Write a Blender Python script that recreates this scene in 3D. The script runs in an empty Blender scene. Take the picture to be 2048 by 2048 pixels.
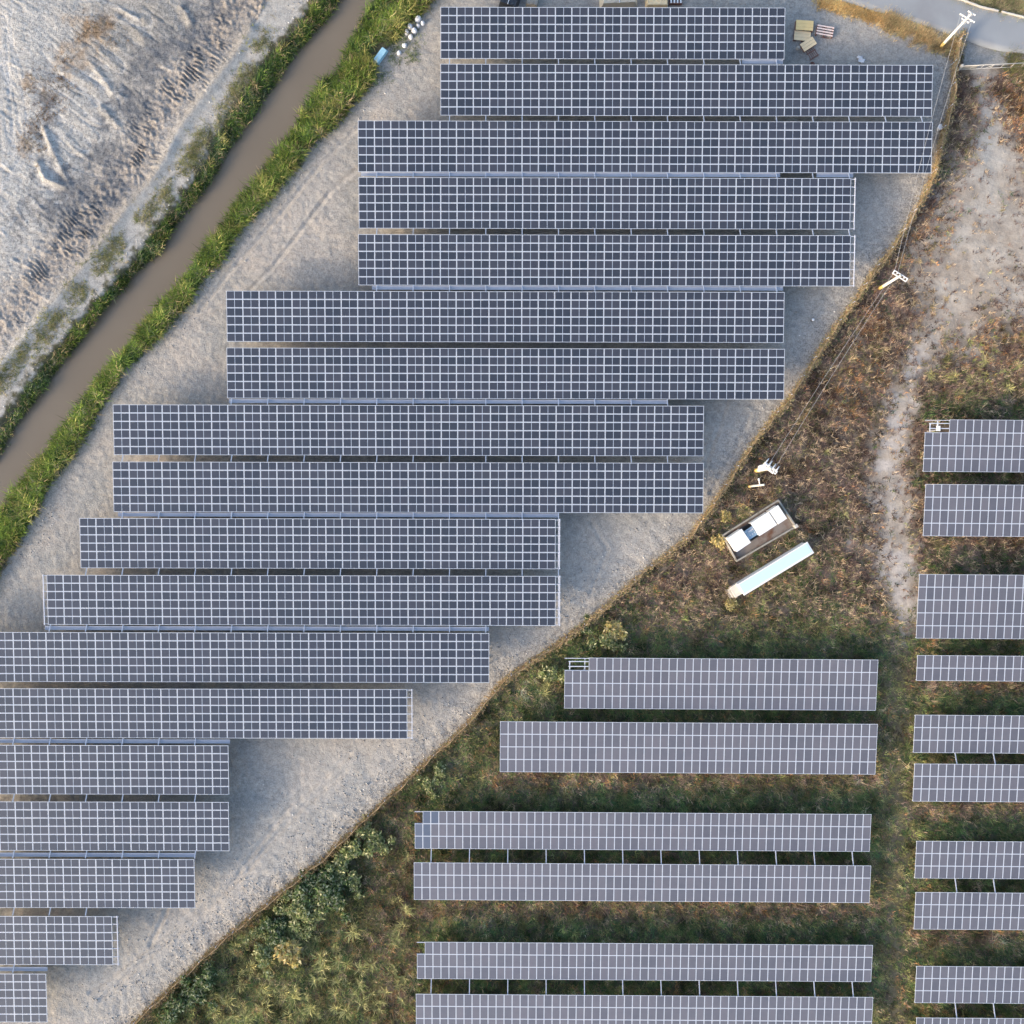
import bpy, math, random
import numpy as np
random.seed(7)
RNG = np.random.default_rng(11)
C = bpy.context.scene.collection
R = math.radians
CAMH = 125.0
PPM = 16.0

def W(px, py, z=0.0):
    f = (CAMH - z) / CAMH
    return ((px - 1024) / PPM * f, (1024 - py) / PPM * f, z)

# ------------------------------------------------------------------ tags
def tag(o, label=None, cat=None, group=None, kind=None):
    if label: o['label'] = label
    if cat: o['category'] = cat
    if group: o['group'] = group
    if kind: o['kind'] = kind
    return o

def empty(name, loc=(0, 0, 0), rz=0.0):
    o = bpy.data.objects.new(name, None)
    o.empty_display_size = 0.3
    o.location = loc
    o.rotation_euler = (0, 0, rz)
    C.objects.link(o)
    return o

def link(name, me, parent=None, loc=(0, 0, 0), rot=(0, 0, 0)):
    o = bpy.data.objects.new(name, me)
    o.location = loc
    o.rotation_euler = rot
    C.objects.link(o)
    if parent is not None:
        o.parent = parent
    return o

def copy_tree(o, parent=None):
    c = o.copy()
    C.objects.link(c)
    if parent is not None:
        c.parent = parent
    for ch in list(o.children):
        copy_tree(ch, c)
    return c

# ------------------------------------------------------------------ mesh builder
class MB:
    def __init__(s):
        s.v, s.f, s.m = [], [], []
    def add(s, vs, fs, mi=0):
        n = len(s.v)
        s.v += [tuple(p) for p in vs]
        for f in fs:
            s.f.append(tuple(i + n for i in f)); s.m.append(mi)
        return s
    def box(s, c, d, rz=0.0, mi=0, bevel=0.0, rx=0.0):
        x, y, z = d[0] / 2, d[1] / 2, d[2] / 2
        if bevel > 0:
            b = min(bevel, x * .8, y * .8, z * .8)
            vs = []
            for (zz, ins) in ((-z, b), (-z + b, 0), (z - b, 0), (z, b)):
                xx, yy = x - ins, y - ins
                vs += [(-xx, -yy, zz), (xx, -yy, zz), (xx, yy, zz), (-xx, yy, zz)]
            fs = [(3, 2, 1, 0), (12, 13, 14, 15)]
            for k in range(3):
                for i in range(4):
                    j = (i + 1) % 4
                    fs.append((k * 4 + i, k * 4 + j, k * 4 + 4 + j, k * 4 + 4 + i))
        else:
            vs = [(-x, -y, -z), (x, -y, -z), (x, y, -z), (-x, y, -z), (-x, -y, z), (x, -y, z), (x, y, z), (-x, y, z)]
            fs = [(3, 2, 1, 0), (4, 5, 6, 7), (0, 1, 5, 4), (1, 2, 6, 5), (2, 3, 7, 6), (3, 0, 4, 7)]
        cr, sr = math.cos(rx), math.sin(rx)
        vs = [(a, b2 * cr - c2 * sr, b2 * sr + c2 * cr) for a, b2, c2 in vs]
        ca, sa = math.cos(rz), math.sin(rz)
        vs = [(a * ca - b2 * sa + c[0], a * sa + b2 * ca + c[1], c2 + c[2]) for a, b2, c2 in vs]
        return s.add(vs, fs, mi)
    def tube(s, pts, rad, n=8, mi=0, caps=True):
        if not hasattr(rad, '__len__'):
            rad = [rad] * len(pts)
        P = np.array(pts, float)
        rings = []
        for i in range(len(P)):
            t = P[min(i + 1, len(P) - 1)] - P[max(i - 1, 0)]
            t = t / (np.linalg.norm(t) + 1e-9)
            a = np.array((0, 0, 1.0)) if abs(t[2]) < .9 else np.array((1.0, 0, 0))
            u = np.cross(t, a); u /= np.linalg.norm(u)
            w = np.cross(t, u)
            rings.append([tuple(P[i] + rad[i] * (math.cos(k * 2 * math.pi / n) * u + math.sin(k * 2 * math.pi / n) * w)) for k in range(n)])
        vs = [p for r in rings for p in r]
        fs = []
        for i in range(len(P) - 1):
            for k in range(n):
                j = (k + 1) % n
                fs.append((i * n + k, i * n + n + k, i * n + n + j, i * n + j))
        if caps:
            fs.append(tuple(range(n)))
            fs.append(tuple((len(P) - 1) * n + k for k in reversed(range(n))))
        return s.add(vs, fs, mi)
    def mesh(s, name, mats, smooth=False):
        me = bpy.data.meshes.new(name)
        me.from_pydata(s.v, [], s.f)
        for m in (mats if isinstance(mats, (list, tuple)) else [mats]):
            me.materials.append(m)
        me.polygons.foreach_set('material_index', s.m)
        if smooth:
            me.polygons.foreach_set('use_smooth', [True] * len(s.f))
        me.update()
        return me

def np_mesh(name, V, F, mat, col=None, smooth=False):
    """V (n,3), F (m,k) with k = 3 or 4, col (n,3) per vertex"""
    me = bpy.data.meshes.new(name)
    n, (m, k) = len(V), F.shape
    me.vertices.add(n); me.vertices.foreach_set('co', np.asarray(V, np.float32).ravel())
    me.loops.add(m * k); me.loops.foreach_set('vertex_index', F.astype(np.int32).ravel())
    me.polygons.add(m)
    me.polygons.foreach_set('loop_start', np.arange(0, m * k, k, dtype=np.int32))
    me.polygons.foreach_set('loop_total', np.full(m, k, dtype=np.int32))
    if smooth:
        me.polygons.foreach_set('use_smooth', np.ones(m, bool))
    if col is not None:
        a = me.attributes.new('Col', 'FLOAT_COLOR', 'POINT')
        rgba = np.ones((n, 4), np.float32); rgba[:, :col.shape[1]] = col
        a.data.foreach_set('color', rgba.ravel())
    me.materials.append(mat)
    me.update(calc_edges=True)
    me.validate()
    return me

# ------------------------------------------------------------------ noise
_T = RNG.random((6, 256, 256))
def vnoise(x, y, s=0):
    xi, yi = np.floor(x).astype(int), np.floor(y).astype(int)
    fx, fy = x - xi, y - yi
    fx, fy = fx * fx * (3 - 2 * fx), fy * fy * (3 - 2 * fy)
    T = _T[s % 6]; o = s * 37
    g = lambda i, j: T[(xi + i + o) & 255, (yi + j + o * 3) & 255]
    return (g(0, 0) * (1 - fx) + g(1, 0) * fx) * (1 - fy) + (g(0, 1) * (1 - fx) + g(1, 1) * fx) * fy
def fbm(x, y, s=0, o=4):
    a, t, r = 1.0, 0.0, 0.0
    for k in range(o):
        r = r + a * vnoise(x * 2 ** k, y * 2 ** k, s + k); t += a; a *= .55
    return r / t
def sstep(a, b, x):
    t = np.clip((x - a) / (b - a), 0, 1)
    return t * t * (3 - 2 * t)
def lerp(a, b, t):
    t = t[..., None]
    return a * (1 - t) + b * t

# ------------------------------------------------------------------ materials
def new_mat(name):
    m = bpy.data.materials.new(name); m.use_nodes = True
    nt = m.node_tree; nt.nodes.clear()
    out = nt.nodes.new('ShaderNodeOutputMaterial')
    return m, nt, out
def pbr(name, col, rough=.6, metal=0.0, spec=.5, var=.12, scale=3.0, bump=0.0, bscale=20.0, dirt=None, dscale=1.2):
    m, nt, out = new_mat(name)
    b = nt.nodes.new('ShaderNodeBsdfPrincipled')
    b.inputs['Roughness'].default_value = rough
    b.inputs['Metallic'].default_value = metal
    b.inputs['Specular IOR Level'].default_value = spec
    tc = nt.nodes.new('ShaderNodeTexCoord')
    nz = nt.nodes.new('ShaderNodeTexNoise'); nz.inputs['Scale'].default_value = scale; nz.inputs['Detail'].default_value = 5
    nt.links.new(tc.outputs['Object'], nz.inputs['Vector'])
    mx = nt.nodes.new('ShaderNodeMix'); mx.data_type = 'RGBA'
    c = np.array(col)
    mx.inputs['A'].default_value = (*np.clip(c * (1 - var), 0, 1), 1)
    mx.inputs['B'].default_value = (*np.clip(c * (1 + var), 0, 1), 1)
    nt.links.new(nz.outputs['Fac'], mx.inputs['Factor'])
    last = mx.outputs['Result']
    if dirt is not None:
        n2 = nt.nodes.new('ShaderNodeTexNoise'); n2.inputs['Scale'].default_value = dscale; n2.inputs['Detail'].default_value = 7
        nt.links.new(tc.outputs['Object'], n2.inputs['Vector'])
        rp = nt.nodes.new('ShaderNodeMapRange'); rp.inputs['From Min'].default_value = .5; rp.inputs['From Max'].default_value = .72
        nt.links.new(n2.outputs['Fac'], rp.inputs['Value'])
        m2 = nt.nodes.new('ShaderNodeMix'); m2.data_type = 'RGBA'
        nt.links.new(rp.outputs['Result'], m2.inputs['Factor']); nt.links.new(last, m2.inputs['A'])
        m2.inputs['B'].default_value = (*dirt, 1); last = m2.outputs['Result']
    nt.links.new(last, b.inputs['Base Color'])
    if bump:
        n3 = nt.nodes.new('ShaderNodeTexNoise'); n3.inputs['Scale'].default_value = bscale; n3.inputs['Detail'].default_value = 5
        nt.links.new(tc.outputs['Object'], n3.inputs['Vector'])
        bp = nt.nodes.new('ShaderNodeBump'); bp.inputs['Strength'].default_value = .7; bp.inputs['Distance'].default_value = bump
        nt.links.new(n3.outputs['Fac'], bp.inputs['Height']); nt.links.new(bp.outputs['Normal'], b.inputs['Normal'])
    nt.links.new(b.outputs['BSDF'], out.inputs['Surface'])
    return m

def leaf_mat(name, trans=.3, rough=.6):
    m, nt, out = new_mat(name)
    at = nt.nodes.new('ShaderNodeAttribute'); at.attribute_name = 'Col'
    d = nt.nodes.new('ShaderNodeBsdfDiffuse'); t = nt.nodes.new('ShaderNodeBsdfTranslucent')
    mx = nt.nodes.new('ShaderNodeMixShader'); mx.inputs['Fac'].default_value = trans
    nt.links.new(at.outputs['Color'], d.inputs['Color']); nt.links.new(at.outputs['Color'], t.inputs['Color'])
    nt.links.new(d.outputs['BSDF'], mx.inputs[1]); nt.links.new(t.outputs['BSDF'], mx.inputs[2])
    nt.links.new(mx.outputs['Shader'], out.inputs['Surface'])
    return m

def cell_mat(name, a, b_, rough=.22, spec=.8):
    m, nt, out = new_mat(name)
    b = nt.nodes.new('ShaderNodeBsdfPrincipled')
    b.inputs['Roughness'].default_value = rough
    b.inputs['Specular IOR Level'].default_value = spec; b.inputs['IOR'].default_value = 1.6
    oi = nt.nodes.new('ShaderNodeObjectInfo'); ge = nt.nodes.new('ShaderNodeNewGeometry')
    ad = nt.nodes.new('ShaderNodeMath'); ad.operation = 'ADD'
    nt.links.new(oi.outputs['Random'], ad.inputs[0]); nt.links.new(ge.outputs['Random Per Island'], ad.inputs[1])
    fr = nt.nodes.new('ShaderNodeMath'); fr.operation = 'FRACT'; nt.links.new(ad.outputs[0], fr.inputs[0])
    # slow drift of dust over the whole field and fine grain inside a panel
    nz = nt.nodes.new('ShaderNodeTexNoise'); nz.inputs['Scale'].default_value = 1.6; nz.inputs['Detail'].default_value = 4
    nt.links.new(ge.outputs['Position'], nz.inputs['Vector'])
    av = nt.nodes.new('ShaderNodeMath'); av.operation = 'MULTIPLY_ADD'; av.inputs[1].default_value = .55
    nt.links.new(fr.outputs[0], av.inputs[0])
    s2 = nt.nodes.new('ShaderNodeMath'); s2.operation = 'MULTIPLY'; s2.inputs[1].default_value = .5
    nt.links.new(nz.outputs['Fac'], s2.inputs[0]); nt.links.new(s2.outputs[0], av.inputs[2])
    mx = nt.nodes.new('ShaderNodeMix'); mx.data_type = 'RGBA'
    mx.inputs['A'].default_value = (*a, 1); mx.inputs['B'].default_value = (*b_, 1)
    nt.links.new(av.outputs[0], mx.inputs['Factor'])
    nt.links.new(mx.outputs['Result'], b.inputs['Base Color'])
    nt.links.new(b.outputs['BSDF'], out.inputs['Surface'])
    return m

def ground_mat():
    m, nt, out = new_mat('soil')
    b = nt.nodes.new('ShaderNodeBsdfPrincipled'); b.inputs['Roughness'].default_value = .95
    b.inputs['Specular IOR Level'].default_value = .15
    at = nt.nodes.new('ShaderNodeAttribute'); at.attribute_name = 'Col'
    ge = nt.nodes.new('ShaderNodeNewGeometry')
    def noise(sc, det):
        n = nt.nodes.new('ShaderNodeTexNoise'); n.inputs['Scale'].default_value = sc; n.inputs['Detail'].default_value = det
        n.inputs['Roughness'].default_value = .65
        nt.links.new(ge.outputs['Position'], n.inputs['Vector']); return n
    n1, n2, n4 = noise(1.1, 8), noise(6.0, 6), noise(2.6, 6)
    def mr(n, lo, hi, f0=.3, f1=.7):
        r = nt.nodes.new('ShaderNodeMapRange'); r.inputs['From Min'].default_value = f0; r.inputs['From Max'].default_value = f1
        r.inputs['To Min'].default_value = lo; r.inputs['To Max'].default_value = hi
        nt.links.new(n.outputs['Fac'], r.inputs['Value']); return r
    def mth(op, a, bb):
        q = nt.nodes.new('ShaderNodeMath'); q.operation = op
        for k, vv in enumerate((a, bb)):
            if isinstance(vv, (int, float)): q.inputs[k].default_value = vv
            else: nt.links.new(vv, q.inputs[k])
        return q.outputs[0]
    amp = at.outputs['Alpha']          # how clodded the soil is here
    r1, r2, r4 = mr(n1, -.13, .13), mr(n2, -.5, .5), mr(n4, -.32, .32)
    mul = mth('ADD', 1.0, mth('ADD', r1.outputs['Result'], mth('MULTIPLY', amp, mth('ADD', r2.outputs['Result'], r4.outputs['Result']))))
    vm = nt.nodes.new('ShaderNodeVectorMath'); vm.operation = 'SCALE'
    nt.links.new(at.outputs['Color'], vm.inputs[0]); nt.links.new(mul, vm.inputs['Scale'])
    nt.links.new(vm.outputs['Vector'], b.inputs['Base Color'])
    bp = nt.nodes.new('ShaderNodeBump'); bp.inputs['Distance'].default_value = .16
    nt.links.new(amp, bp.inputs['Strength'])
    nt.links.new(n2.outputs['Fac'], bp.inputs['Height'])
    bp2 = nt.nodes.new('ShaderNodeBump'); bp2.inputs['Strength'].default_value = .45; bp2.inputs['Distance'].default_value = .3
    nt.links.new(n1.outputs['Fac'], bp2.inputs['Height']); nt.links.new(bp.outputs['Normal'], bp2.inputs['Normal'])
    nt.links.new(bp2.outputs['Normal'], b.inputs['Normal'])
    nt.links.new(b.outputs['BSDF'], out.inputs['Surface'])
    return m

M = {}
M['soil'] = ground_mat()
M['leaf'] = leaf_mat('foliage', .3)
M['dry'] = leaf_mat('dry_stalks', .15)
M['cell_dark'] = cell_mat('dark_cells', (.017, .021, .030), (.050, .050, .064), .16, 1.0)
M['cell_pale'] = cell_mat('pale_cells', (.086, .088, .108), (.150, .143, .163), .25, .9)
M['alu'] = pbr('panel_frame', (.53, .58, .66), .45, 0, .5, .05)
M['alu2'] = pbr('busbar_gap', (.36, .41, .49), .4, 0, .5, .05)
M['back'] = pbr('panel_back', (.5, .5, .52), .6)
M['galv'] = pbr('galvanised_steel', (.55, .58, .66), .45, .0, .5, .12, 2.0)
M['grate'] = pbr('walkway_grating', (.34, .37, .44), .5, 0, .5, .25, .6)
M['white'] = pbr('white_paint', (.82, .82, .81), .5, 0, .4, .03, 2)
M['cyan'] = pbr('pale_cyan_roof', (.56, .73, .705), .5, 0, .4, .03, 1.0)
M['conc'] = pbr('concrete', (.36, .34, .30), .9, 0, .2, .2, 1.4, .02, 12, (.20, .18, .15), 1.6)
M['conc_lt'] = pbr('pale_concrete', (.55, .52, .47), .85, 0, .2, .15, 2.0, .01, 15)
M['pole'] = pbr('pole_concrete', (.62, .60, .54), .8, 0, .3, .1, 2.5)
M['polebase'] = pbr('pole_yellow_band', (.58, .40, .13), .7, 0, .3, .12, 2.5)
M['porc'] = pbr('porcelain', (.85, .85, .84), .3, 0, .6, .03)
M['wire'] = pbr('wire_alu', (.6, .6, .6), .5, 0, .5, .05)
M['blue'] = pbr('blue_tank_paint', (.33, .47, .60), .45, 0, .5, .12, 3)
M['dark'] = pbr('dark_metal', (.04, .045, .05), .6, 0, .4, .2, 4)
M['rustfloor'] = pbr('stained_slab', (.27, .235, .21), .9, 0, .2, .2, 1.2, .01, 15, (.17, .09, .06), .9)
M['tub'] = pbr('pale_blue_plastic', (.40, .66, .76), .4, 0, .5, .06, 2)
M['bag'] = pbr('white_woven_plastic', (.80, .80, .82), .7, 0, .3, .06, 3, .05, 5)
M['ply'] = pbr('yellow_plywood', (.95, .66, .30), .7, 0, .3, .12, 2.0)
M['ply2'] = pbr('pale_plywood', (.95, .70, .42), .7, 0, .3, .12, 2.0)
M['pal_red'] = pbr('reddish_wood', (.22, .12, .10), .8, 0, .2, .25, 3.0)
M['pal_pink'] = pbr('pale_pink_boards', (.80, .64, .58), .8, 0, .2, .15, 3.0)
M['asph'] = pbr('grey_road_surface', (.30, .315, .33), .85, 0, .3, .10, .35, .01, 9, (.255, .262, .275), .22)
M['tarp'] = pbr('cream_tarp', (.62, .55, .43), .7, 0, .3, .12, .8, .06, 2.0)
M['tarp_dk'] = pbr('black_sheet', (.03, .035, .045), .35, 0, .6, .3, 2.0, .08, 3.0)
M['fence'] = pbr('weathered_fence_sheet', (.42, .31, .19), .9, 0, .2, .35, 1.5, .03, 6, (.25, .18, .11), .7)
M['bark'] = pbr('bark', (.12, .09, .06), .9, 0, .2, .25, 8, .01, 20)

# ------------------------------------------------------------------ outlines measured on the site plan
def curve(pts, zz=0.0, axis_y=True):
    """x as a function of y (both in metres, ground level) from a line of plan points"""
    p = np.array([W(a, b, zz)[:2] for a, b in pts])
    p = p[np.argsort(p[:, 1])]
    # extend both ends along their slope
    d0 = p[0] - p[1]; d1 = p[-1] - p[-2]
    d0 /= np.linalg.norm(d0); d1 /= np.linalg.norm(d1)
    p = np.vstack([p[0] + d0 * 700, p, p[-1] + d1 * 700])
    return p
def xat(c, y):
    return np.interp(y, c[:, 1], c[:, 0])

WATER_W = curve([(690, -20), (670, 11), (616, 69), (594, 98), (554, 152), (514, 214), (467, 275), (431, 337), (399, 380), (351, 438), (322, 496), (268, 536), (203, 612), (145, 690), (98, 752), (65, 800), (27, 847), (0, 897), (-60, 985)])
WATER_E = curve([(760, -60), (728, 0), (700, 40), (674, 101), (652, 141), (616, 174), (590, 217), (565, 261), (536, 290), (507, 337), (467, 391), (431, 442), (384, 518), (344, 565), (308, 598), (275, 645), (237, 700), (174, 763), (127, 829), (65, 912), (25, 966), (0, 990), (-60, 1080)])
REED_W = curve([(640, -40), (612, 0), (576, 58), (543, 83), (507, 141), (475, 185), (446, 232), (420, 275), (391, 337), (348, 395), (312, 442), (275, 489), (217, 565), (174, 609), (109, 688), (80, 716), (22, 800), (0, 832), (-60, 920)], 1.0)
REED_E = curve([(900, -40), (861, 0), (836, 22), (800, 62), (765, 100), (747, 130), (738, 163), (716, 190), (667, 246), (630, 275), (594, 326), (543, 384), (507, 424), (467, 464), (435, 518), (402, 554), (373, 601), (341, 638), (303, 680), (239, 742), (203, 800), (170, 858), (138, 908), (83, 981), (65, 1028), (22, 1093), (0, 1129), (-40, 1200)], .6)
FENCE_PX = [(1931, 60), (1925, 79), (1917, 109), (1912.6, 133), (1912.6, 163), (1909.5, 202), (1903, 225), (1894, 251), (1886, 290), (1873, 348), (1841, 409), (1815, 456), (1783, 504), (1750, 543), (1725, 587), (1692, 630), (1656, 681), (1623, 734), (1580, 800), (1543, 843), (1504, 894), (1467, 952), (1435, 1002), (1409, 1039), (1384, 1071), (1348, 1101), (1296, 1140), (1231, 1198), (1169, 1252), (1107, 1296), (1053, 1332), (1006, 1365), (988, 1388), (933, 1453), (890, 1493), (846, 1533), (810, 1569), (749, 1623), (680, 1688), (652, 1717), (587, 1768), (511, 1830), (446, 1884), (370, 1953), (282, 2036), (230, 2085)]
FH = 1.35
FENCE = curve(FENCE_PX, FH * .6)
ROAD_LO = [(1560, -32), (1640, -8), (1700, 8), (1748, 24), (1780, 31), (1830, 46), (1870, 60), (1905, 72), (1930, 80), (1960, 92), (2000, 103), (2048, 108), (2130, 112)]
ROAD_HI = [(1780, -60), (1840, -22), (1885, -2), (1920, 4), (1960, 19), (2000, 28), (2048, 40), (2130, 56)]

def polydist(X, Y, pts, z=0.0):
    """distance (m) to a plan polyline and the distance along it"""
    P = np.array([W(a, b, z)[:2] for a, b in pts])
    best = np.full(X.shape, 1e9); along = np.zeros(X.shape); L = 0.0
    for a, b in zip(P[:-1], P[1:]):
        d = b - a; l = np.hypot(*d)
        t = np.clip(((X - a[0]) * d[0] + (Y - a[1]) * d[1]) / (l * l), 0, 1)
        q = np.hypot(X - a[0] - t * d[0], Y - a[1] - t * d[1])
        k = q < best
        best = np.where(k, q, best); along = np.where(k, L + t * l, along); L += l
    return best, along

# sandy track in the field on the right: plan x, y, half width (plan units)
TRACK = [(1968, 150, 26), (1980, 220, 34), (1990, 300, 55), (1985, 360, 75), (1975, 420, 95), (1950, 490, 110), (1980, 520, 100), (2040, 480, 90), (2040, 590, 55), (1910, 590, 80), (1880, 640, 48), (1850, 690, 40), (1832, 726, 34), (1815, 760, 31), (1806, 800, 30), (1796, 850, 34), (1786, 900, 42), (1782, 950, 42), (1785, 1010, 46), (1785, 1050, 38), (1795, 1100, 40), (1795, 1150, 38), (1805, 1200, 30), (1808, 1245, 24), (1800, 1290, 14), (1700, 1085, 14), (1745, 1085, 16)]
def track_mask(X, Y):
    U, V = X * PPM + 1024, 1024 - Y * PPM
    wob = (fbm(X * .3, Y * .3, 3, 5) - .5) * 80 + (fbm(X * 1.5, Y * 1.5, 1, 3) - .5) * 34
    s = np.zeros(X.shape)
    for u, v, r in TRACK:
        d = np.hypot((U - u) / 1.0, (V - v) / 1.25)
        s = np.maximum(s, 1 - sstep(r * .25, r * 1.75, d + wob * (.35 + r / 90)))
    return s

# mounds and dozer cuts in the earthworks on the left (plan points)
Z = 450 / 1932.0
RIDGES = [([(375, 1100), (470, 1330), (600, 1590)], .55), ([(330, 1400), (395, 1540), (560, 1610)], .75), ([(490, 590), (660, 660), (830, 745)], .28), ([(760, 520), (900, 690), (1000, 860)], .4),
          ([(980, 130), (1110, 220), (1240, 330)], .3), ([(890, 330), (1030, 415)], .35), ([(820, 420), (1000, 555)], .25), ([(950, 40), (1240, 175)], .3), ([(865, 920), (1015, 1080)], .5),
          ([(560, 1170), (750, 1370)], .45), ([(1000, 770), (1060, 850)], .35), ([(1030, 1650), (1090, 1730)], .4), ([(440, 500), (700, 640)], .22), ([(400, 1060), (560, 1130)], .2), ([(1560, 60), (1640, 200)], .5)]
RIDGES = [([(a * Z, b * Z) for a, b in p], h) for p, h in RIDGES]
TYRES = [[(20, 300), (60, 500), (130, 760), (170, 1000), (150, 1200)], [(0, 620), (80, 900), (120, 1150)], [(60, 0), (30, 180), (60, 420), (150, 640)], [(0, 1720), (120, 1560), (260, 1330), (300, 1180)], [(0, 1560), (100, 1440), (220, 1290)],
         [(420, 430), (560, 600), (760, 720), (980, 900)], [(700, 60), (860, 60), (1020, 130), (1250, 180)], [(960, 180), (1120, 260), (1260, 350)], [(800, 400), (920, 490), (1010, 570)], [(300, 640), (480, 700), (640, 800), (860, 1000)], [(430, 1010), (560, 1100), (720, 1240)], [(20, 1900), (160, 1780), (330, 1700), (520, 1690)], [(560, 980), (800, 1180)], [(640, 1380), (880, 1460), (1080, 1490)], [(0, 180), (10, 520), (20, 900), (70, 1250)]]
TYRES = [[(a * Z, b * Z) for a, b in p] for p in TYRES]
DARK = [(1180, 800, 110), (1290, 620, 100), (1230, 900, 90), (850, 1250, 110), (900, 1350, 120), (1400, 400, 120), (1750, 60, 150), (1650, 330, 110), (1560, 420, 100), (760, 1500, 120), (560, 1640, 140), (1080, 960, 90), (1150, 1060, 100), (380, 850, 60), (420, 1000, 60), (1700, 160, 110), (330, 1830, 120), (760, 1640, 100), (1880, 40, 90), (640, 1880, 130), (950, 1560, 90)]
RUST = [(620, 190, 80), (760, 290, 120), (860, 260, 90), (680, 480, 130), (600, 400, 100), (340, 830, 100), (280, 1110, 70), (230, 1250, 80), (250, 700, 60), (900, 150, 100)]
BERM = [(502, 60), (470, 115), (430, 168), (395, 214), (352, 275), (330, 325), (300, 372), (262, 410), (215, 478), (160, 548), (105, 612), (40, 690), (-30, 770)]
RUTS = [[(700, 1510), (640, 1560), (580, 1612), (518, 1690), (464, 1768), (362, 1848), (254, 1928), (180, 1985)],
        [(690, 1545), (610, 1610), (545, 1680), (480, 1760), (400, 1830), (290, 1920), (200, 2000)],
        [(760, 300), (663, 380), (594, 471), (540, 540), (470, 610)], [(720, 250), (640, 330), (560, 430), (480, 520), (400, 620)],
        [(1480, 690), (1460, 780), (1440, 850), (1410, 930)], [(1500, 830), (1470, 900), (1420, 985)], [(345, 1760), (330, 1830), (300, 1890)], [(1180, 1040), (1215, 1100), (1180, 1190)]]

def make_streaks():
    rg = random.Random(21); L = []
    while len(L) < 170:
        u, v = rg.uniform(-20, 470), rg.uniform(-20, 720)
        if u + .82 * v > 560: continue
        a = R(rg.gauss(33, 9)) if rg.random() < .8 else R(rg.gauss(-42, 10)); l = rg.uniform(14, 62)
        L.append((u, v, u + l * math.cos(a), v + l * math.sin(a), rg.uniform(-1, 1)))
    return L
STREAKS = make_streaks()
def streaks(X, Y):
    """thin bucket and blade scrapes, signed"""
    out = np.zeros(X.shape)
    m = np.where((X < -24) & (Y > 8) & (X > -70) & (Y < 70))
    if len(m[0]) == 0: return out
    x, y = X[m], Y[m]; acc = np.zeros(len(x))
    for (a, b, c, d, h) in STREAKS:
        p, q = W(a, b), W(c, d)
        near = (x > min(p[0], q[0]) - 1) & (x < max(p[0], q[0]) + 1) & (y > min(p[1], q[1]) - 1) & (y < max(p[1], q[1]) + 1)
        i = np.where(near)[0]
        if len(i) == 0: continue
        xx, yy = x[i], y[i]; dx, dy = q[0] - p[0], q[1] - p[1]; l2 = dx * dx + dy * dy
        t = np.clip(((xx - p[0]) * dx + (yy - p[1]) * dy) / l2, 0, 1)
        dd = np.hypot(xx - p[0] - t * dx, yy - p[1] - t * dy)
        acc[i] += h * np.exp(-(dd / .17) ** 2) * np.sin(t * math.pi) ** .5
    out[m] = np.clip(acc, -1, 1)
    return out

def height(X, Y, fine=True):
    ww, we = xat(WATER_W, Y), xat(WATER_E, Y)
    rw, re = xat(REED_W, Y), xat(REED_E, Y)
    fx = xat(FENCE, Y)
    z = (fbm(X * .08, Y * .08, 1, 3) - .5) * .3 + (fbm(X * .6, Y * .6, 2, 3) - .5) * .12
    west = X < rw - 1.5
    # canal
    tw = sstep(rw - .5, ww + .8, X); te = 1 - sstep(we - .8, re - .8, X)
    z = z - 2.3 * np.minimum(tw, te)
    # earthworks
    U, V = X * PPM + 1024, 1024 - Y * PPM
    if fine:
        d, s = polydist(X, Y, BERM)
        inner = (X < xat(curve(BERM), Y))
        z += .45 * np.exp(-(d / .7) ** 2) * (X < rw)
        band = np.exp(-((d - 3.2) / 2.6) ** 2) * inner
        wob = fbm(X * .5, Y * .5, 4, 3) * 5
        z += band * .20 * np.sin(2 * math.pi * s / .5 + wob * 3.0 + vnoise(X * 1.6, Y * 1.6, 2) * 3) * sstep(.25, .75, vnoise(X * 1.1, Y * 1.1, 5)) * sstep(.35, .6, fbm(X * .3, Y * .3, 0, 2))
        z += band * (fbm(X * 2.6, Y * 2.6, 3, 2) - .5) * .34
        rough = inner * sstep(1.0, 3.0, d)
        z += rough * ((fbm(X * .4, Y * .4, 0, 4) - .5) * .3 + (fbm(X * 2.2, Y * 2.2, 1, 3) - .5) * (.07 + .3 * np.exp(-(d / 7.0) ** 2)))
        # dozer lines run from upper left to lower right
        q = (X * .55 + Y * .83)
        far = inner * sstep(6, 12, d)
        z += far * .025 * np.sin(q * 11 + fbm(X * .3, Y * .3, 2, 3) * 9) * vnoise(X * .35, Y * .35, 3)
        z += streaks(X, Y) * .13 * inner
        for p, h in RIDGES:
            dd, _ = polydist(X, Y, p)
            br = .35 + vnoise(X * .9, Y * .9, 1) * .9
            z += (h * np.exp(-(dd / .34) ** 2) - h * .3 * np.exp(-((dd - .9) / .6) ** 2)) * .45 * br
        for p in TYRES:
            dd, ss = polydist(X, Y, p)
            z -= .05 * np.exp(-((np.abs(dd - .85)) / .16) ** 2) * (X < rw)
        for p in RUTS:
            dd, ss = polydist(X, Y, p)
            z -= .15 * np.exp(-((dd - .0) / .28) ** 2)
            z += .05 * np.exp(-((dd - .45) / .2) ** 2)
        yard = (X > re) & (X < fx)
        z += yard * (fbm(X * 1.7, Y * 1.7, 2, 3) - .5) * .13
        dn, sn = polydist(X, Y, FENCE_PX)
        z += yard * np.exp(-(dn / 4.0) ** 2) * ((fbm(X * 1.1, Y * 1.1, 5, 3) - .35) * .3)
    return z

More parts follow.
